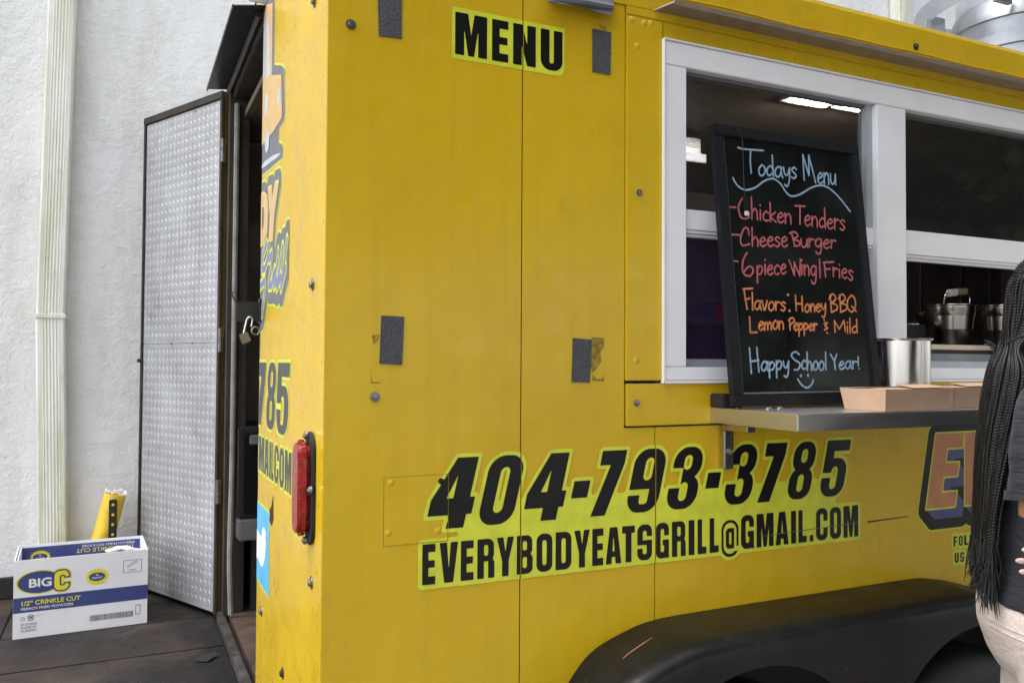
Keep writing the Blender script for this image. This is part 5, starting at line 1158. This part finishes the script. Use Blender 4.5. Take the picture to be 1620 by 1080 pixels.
for s in (-1, 1):
    b_ = B(); loft(b_, [ring(.035, s * .09, .0, .125, .042), ring(.037, s * .09, .03, .128, .044), ring(.025, s * .09, .055, .10, .038), ring(-.015, s * .09, .09, .055, .036)], 24); obj('shoe', b_, 'shoe', person, smooth=60)
# braids: two twisted strands each, gathered by a tie at the nape and falling down the back
hr = random.Random(21); V, Fc = [], []
def strand(path, r0, ph, pitch, rs):
    pts = catmull(path, 10); L_ = [0]
    for a, b in zip(pts, pts[1:]): L_.append(L_[-1] + (b - a).length)
    n = int(L_[-1] / .0030); i = 0; n0 = len(V); prev = None
    for k in range(n + 1):
        s = L_[-1] * k / n
        while i < len(L_) - 2 and L_[i + 1] < s: i += 1
        t = (s - L_[i]) / max(1e-9, L_[i + 1] - L_[i]); p = pts[i].lerp(pts[i + 1], t); d = (pts[i + 1] - pts[i]).normalized()
        u = (prev - d * prev.dot(d)).normalized() if prev is not None else d.orthogonal().normalized(); prev = u; v = d.cross(u)
        tp = 1 if s < L_[-1] * .80 else max(.25, 1 - (s / L_[-1] - .80) * 3.2); a = ph + 2 * pi * s / pitch
        c = p + (u * cos(a) + v * sin(a)) * r0 * tp
        for q in range(5): V.append(c + (u * cos(2 * pi * q / 5) + v * sin(2 * pi * q / 5)) * rs * tp)
    for k in range(n):
        for q in range(5): Fc.append((n0 + k * 5 + q, n0 + k * 5 + (q + 1) % 5, n0 + k * 5 + 5 + (q + 1) % 5, n0 + k * 5 + 5 + q))
HC = (.045, 0, 1.550)
def onhead(az, el, o=.012): return pp(HC[0] + (.100 + o) * cos(el) * cos(az), HC[1] + (.077 + o) * cos(el) * sin(az), HC[2] + (.112 + o) * sin(el))
NB = 104
for k in range(NB):
    t = (k + .5) / NB; r0 = -.035 + .165 * t; lay = hr.choice([0, .010, .019]) ; j = hr.uniform(-.006, .006)
    az0 = radians(100 + 160 * ((1 - t) * .9 + .05)); el0 = radians(hr.uniform(25, 80)); az1 = radians(180 + (.5 - t) * 120)
    ze = hr.uniform(.925, 1.00) + .02 * abs(t - .5)
    nf = -.062 - lay * .8
    path = [onhead(az0, el0), onhead(az0 * .6 + az1 * .4, el0 * .5 + .05, .012 + lay * .4), onhead(az1, -.20, .010 + lay * .6), pp(nf, -.02 + r0 * .75 + j, 1.462), pp(-.088 - lay + .028 * max(0, t - .4), r0 * 1.0 + j, 1.40), pp(-.112 - lay * .9 + .03 * max(0, t - .5), r0 * .88 + .004 + j, 1.26), pp(-.121 - lay * .8, r0 * .78 + j, 1.12), pp(-.127 - lay * .7, r0 * .72 + j * 1.5, (1.12 + ze) / 2), pp(-.131 - lay * .6 + hr.uniform(-.006, .006), r0 * .72 + j * 2, ze)]
    ph = hr.uniform(0, 6); pit = hr.uniform(.0118, .0145)
    th = hr.uniform(.66, .92)
    for q in range(2): strand(path, .0027 * th, ph + pi * q, pit, .0030 * th)
    for q in range(3):
        a_, b2 = path[-2], path[-1]; o1 = Vector((hr.gauss(0, .004), hr.gauss(0, .004), 0)); o2 = Vector((hr.gauss(0, .008), hr.gauss(0, .008), hr.uniform(-.045, .02)))
        strand([a_ + o1 * .3, a_.lerp(b2, .55) + o1, b2 + o2], .0004, 0, .05, .0011)
    if k % 2:
        c_ = path[hr.choice((2, 3, 4))]; strand([c_, c_ + Vector((hr.gauss(0, .012), hr.gauss(0, .012), -.05)), c_ + Vector((hr.gauss(-.01, .014), hr.gauss(0, .014), -.13))], .0002, 0, .05, .0004)
obj('braids', (V, Fc), 'hair', person, smooth=80)
b_ = B(); t_ = bmesh.new(); bmesh.ops.create_uvsphere(t_, u_segments=28, v_segments=18, radius=1)
for v in t_.verts:
    x, y, z = v.co; front = max(0, x - .25); v.co = pp(HC[0] + x * .106 - front * .06, y * .083, HC[2] + (z * .119 if z > -.35 or x < .2 else -.35 * .119))
me = bpy.data.meshes.new('t'); t_.to_mesh(me); t_.free(); b_.from_mesh(me); bpy.data.meshes.remove(me); obj('hair_cap', b_, 'hair', person, smooth=80)
b_ = B(); q = [pp(-.076 + .03 * (abs(a) ** 2) , .085 * a + .02, 1.468 + .022 * a) for a in np.linspace(-1, 1.25, 16)]
tube(b_, q, .0045, 8)
for k in range(10): a = 2 * pi * k / 10; tube(b_, [pp(-.088, -.03, 1.463), pp(-.098 - .010 * cos(a), -.034 + .016 * sin(a), 1.459 + .018 * cos(a * 1.3))], [.004, .0012], 5)
obj('hair_tie', b_, simple('dark_blue_tie', (.006, .008, .014), .7), person)

# ------------------------------------------------------------------ trees across the lot behind the camera: they shade the side and mirror in the panes
def crown(seed, n=30000):
    rr_ = random.Random(seed); V, Fc = [], []
    cl = [(Vector((rr_.gauss(0, 1.5), rr_.gauss(0, 1.5), rr_.uniform(-1.9, 2.1))), rr_.uniform(.6, 1.25)) for _ in range(40)]
    for k in range(n):
        c, s = rr_.choice(cl); p = c + Vector((rr_.gauss(0, 1), rr_.gauss(0, 1), rr_.gauss(0, .8))).normalized() * s * rr_.random() ** .4
        a = Vector((rr_.gauss(0, 1), rr_.gauss(0, 1), rr_.gauss(0, .6))).normalized() * rr_.uniform(.06, .14); b = a.orthogonal().normalized() * a.length * .5; b.rotate(Matrix.Rotation(rr_.uniform(0, 6), 3, a)); n0 = len(V)
        V += [p - a, p - b, p + a, p + b]; Fc.append((n0, n0 + 1, n0 + 2, n0 + 3))
    return V, Fc
tree = thing('tree', 'leafy tree across the lot, mirrored in the window panes', 'tree', (0, 0, 0), 'trees mirrored in the window panes')
V, Fc = crown(4); crn = obj('crown', ([v + Vector((0, 0, 4.6)) for v in V], Fc), 'leaf', tree)
b_ = B(); tube(b_, [(0, 0, -.1), (.05, .02, 1.5), (-.04, .05, 3.0), (.1, 0, 4.8)], [.24, .19, .15, .07], 10)
for k in range(6): a = k * 1.05; tube(b_, [(0, .03, 2.3 + .25 * k), (cos(a) * .8, sin(a) * .8, 3.4 + .25 * k), (cos(a) * 1.5, sin(a) * 1.5, 4.2 + .25 * k)], [.08, .05, .02], 7)
trk = obj('trunk', b_, 'bark', tree, smooth=60)
for i, (x, y, s, rz) in enumerate(((2.2, -8.5, 1.15, 0), (6.2, -8.0, 1.3, 2.1), (10.4, -7.2, 1.25, 4.0), (14.5, -6.0, 1.35, 1.2), (-2.2, -9.5, 1.1, 5.2), (8.5, -11, 1.6, 3.1), (12.5, -10, 1.7, 2.6), (17.5, -9.5, 1.8, .7))):
    t = tree if i == 0 else tree.copy()
    if i:
        C.objects.link(t)
        for ch in (crn, trk):
            c = ch.copy(); C.objects.link(c); c.parent = t
    t.location = (x, y, 0); t.rotation_euler = (0, 0, rz); t.scale = (s, s, s)
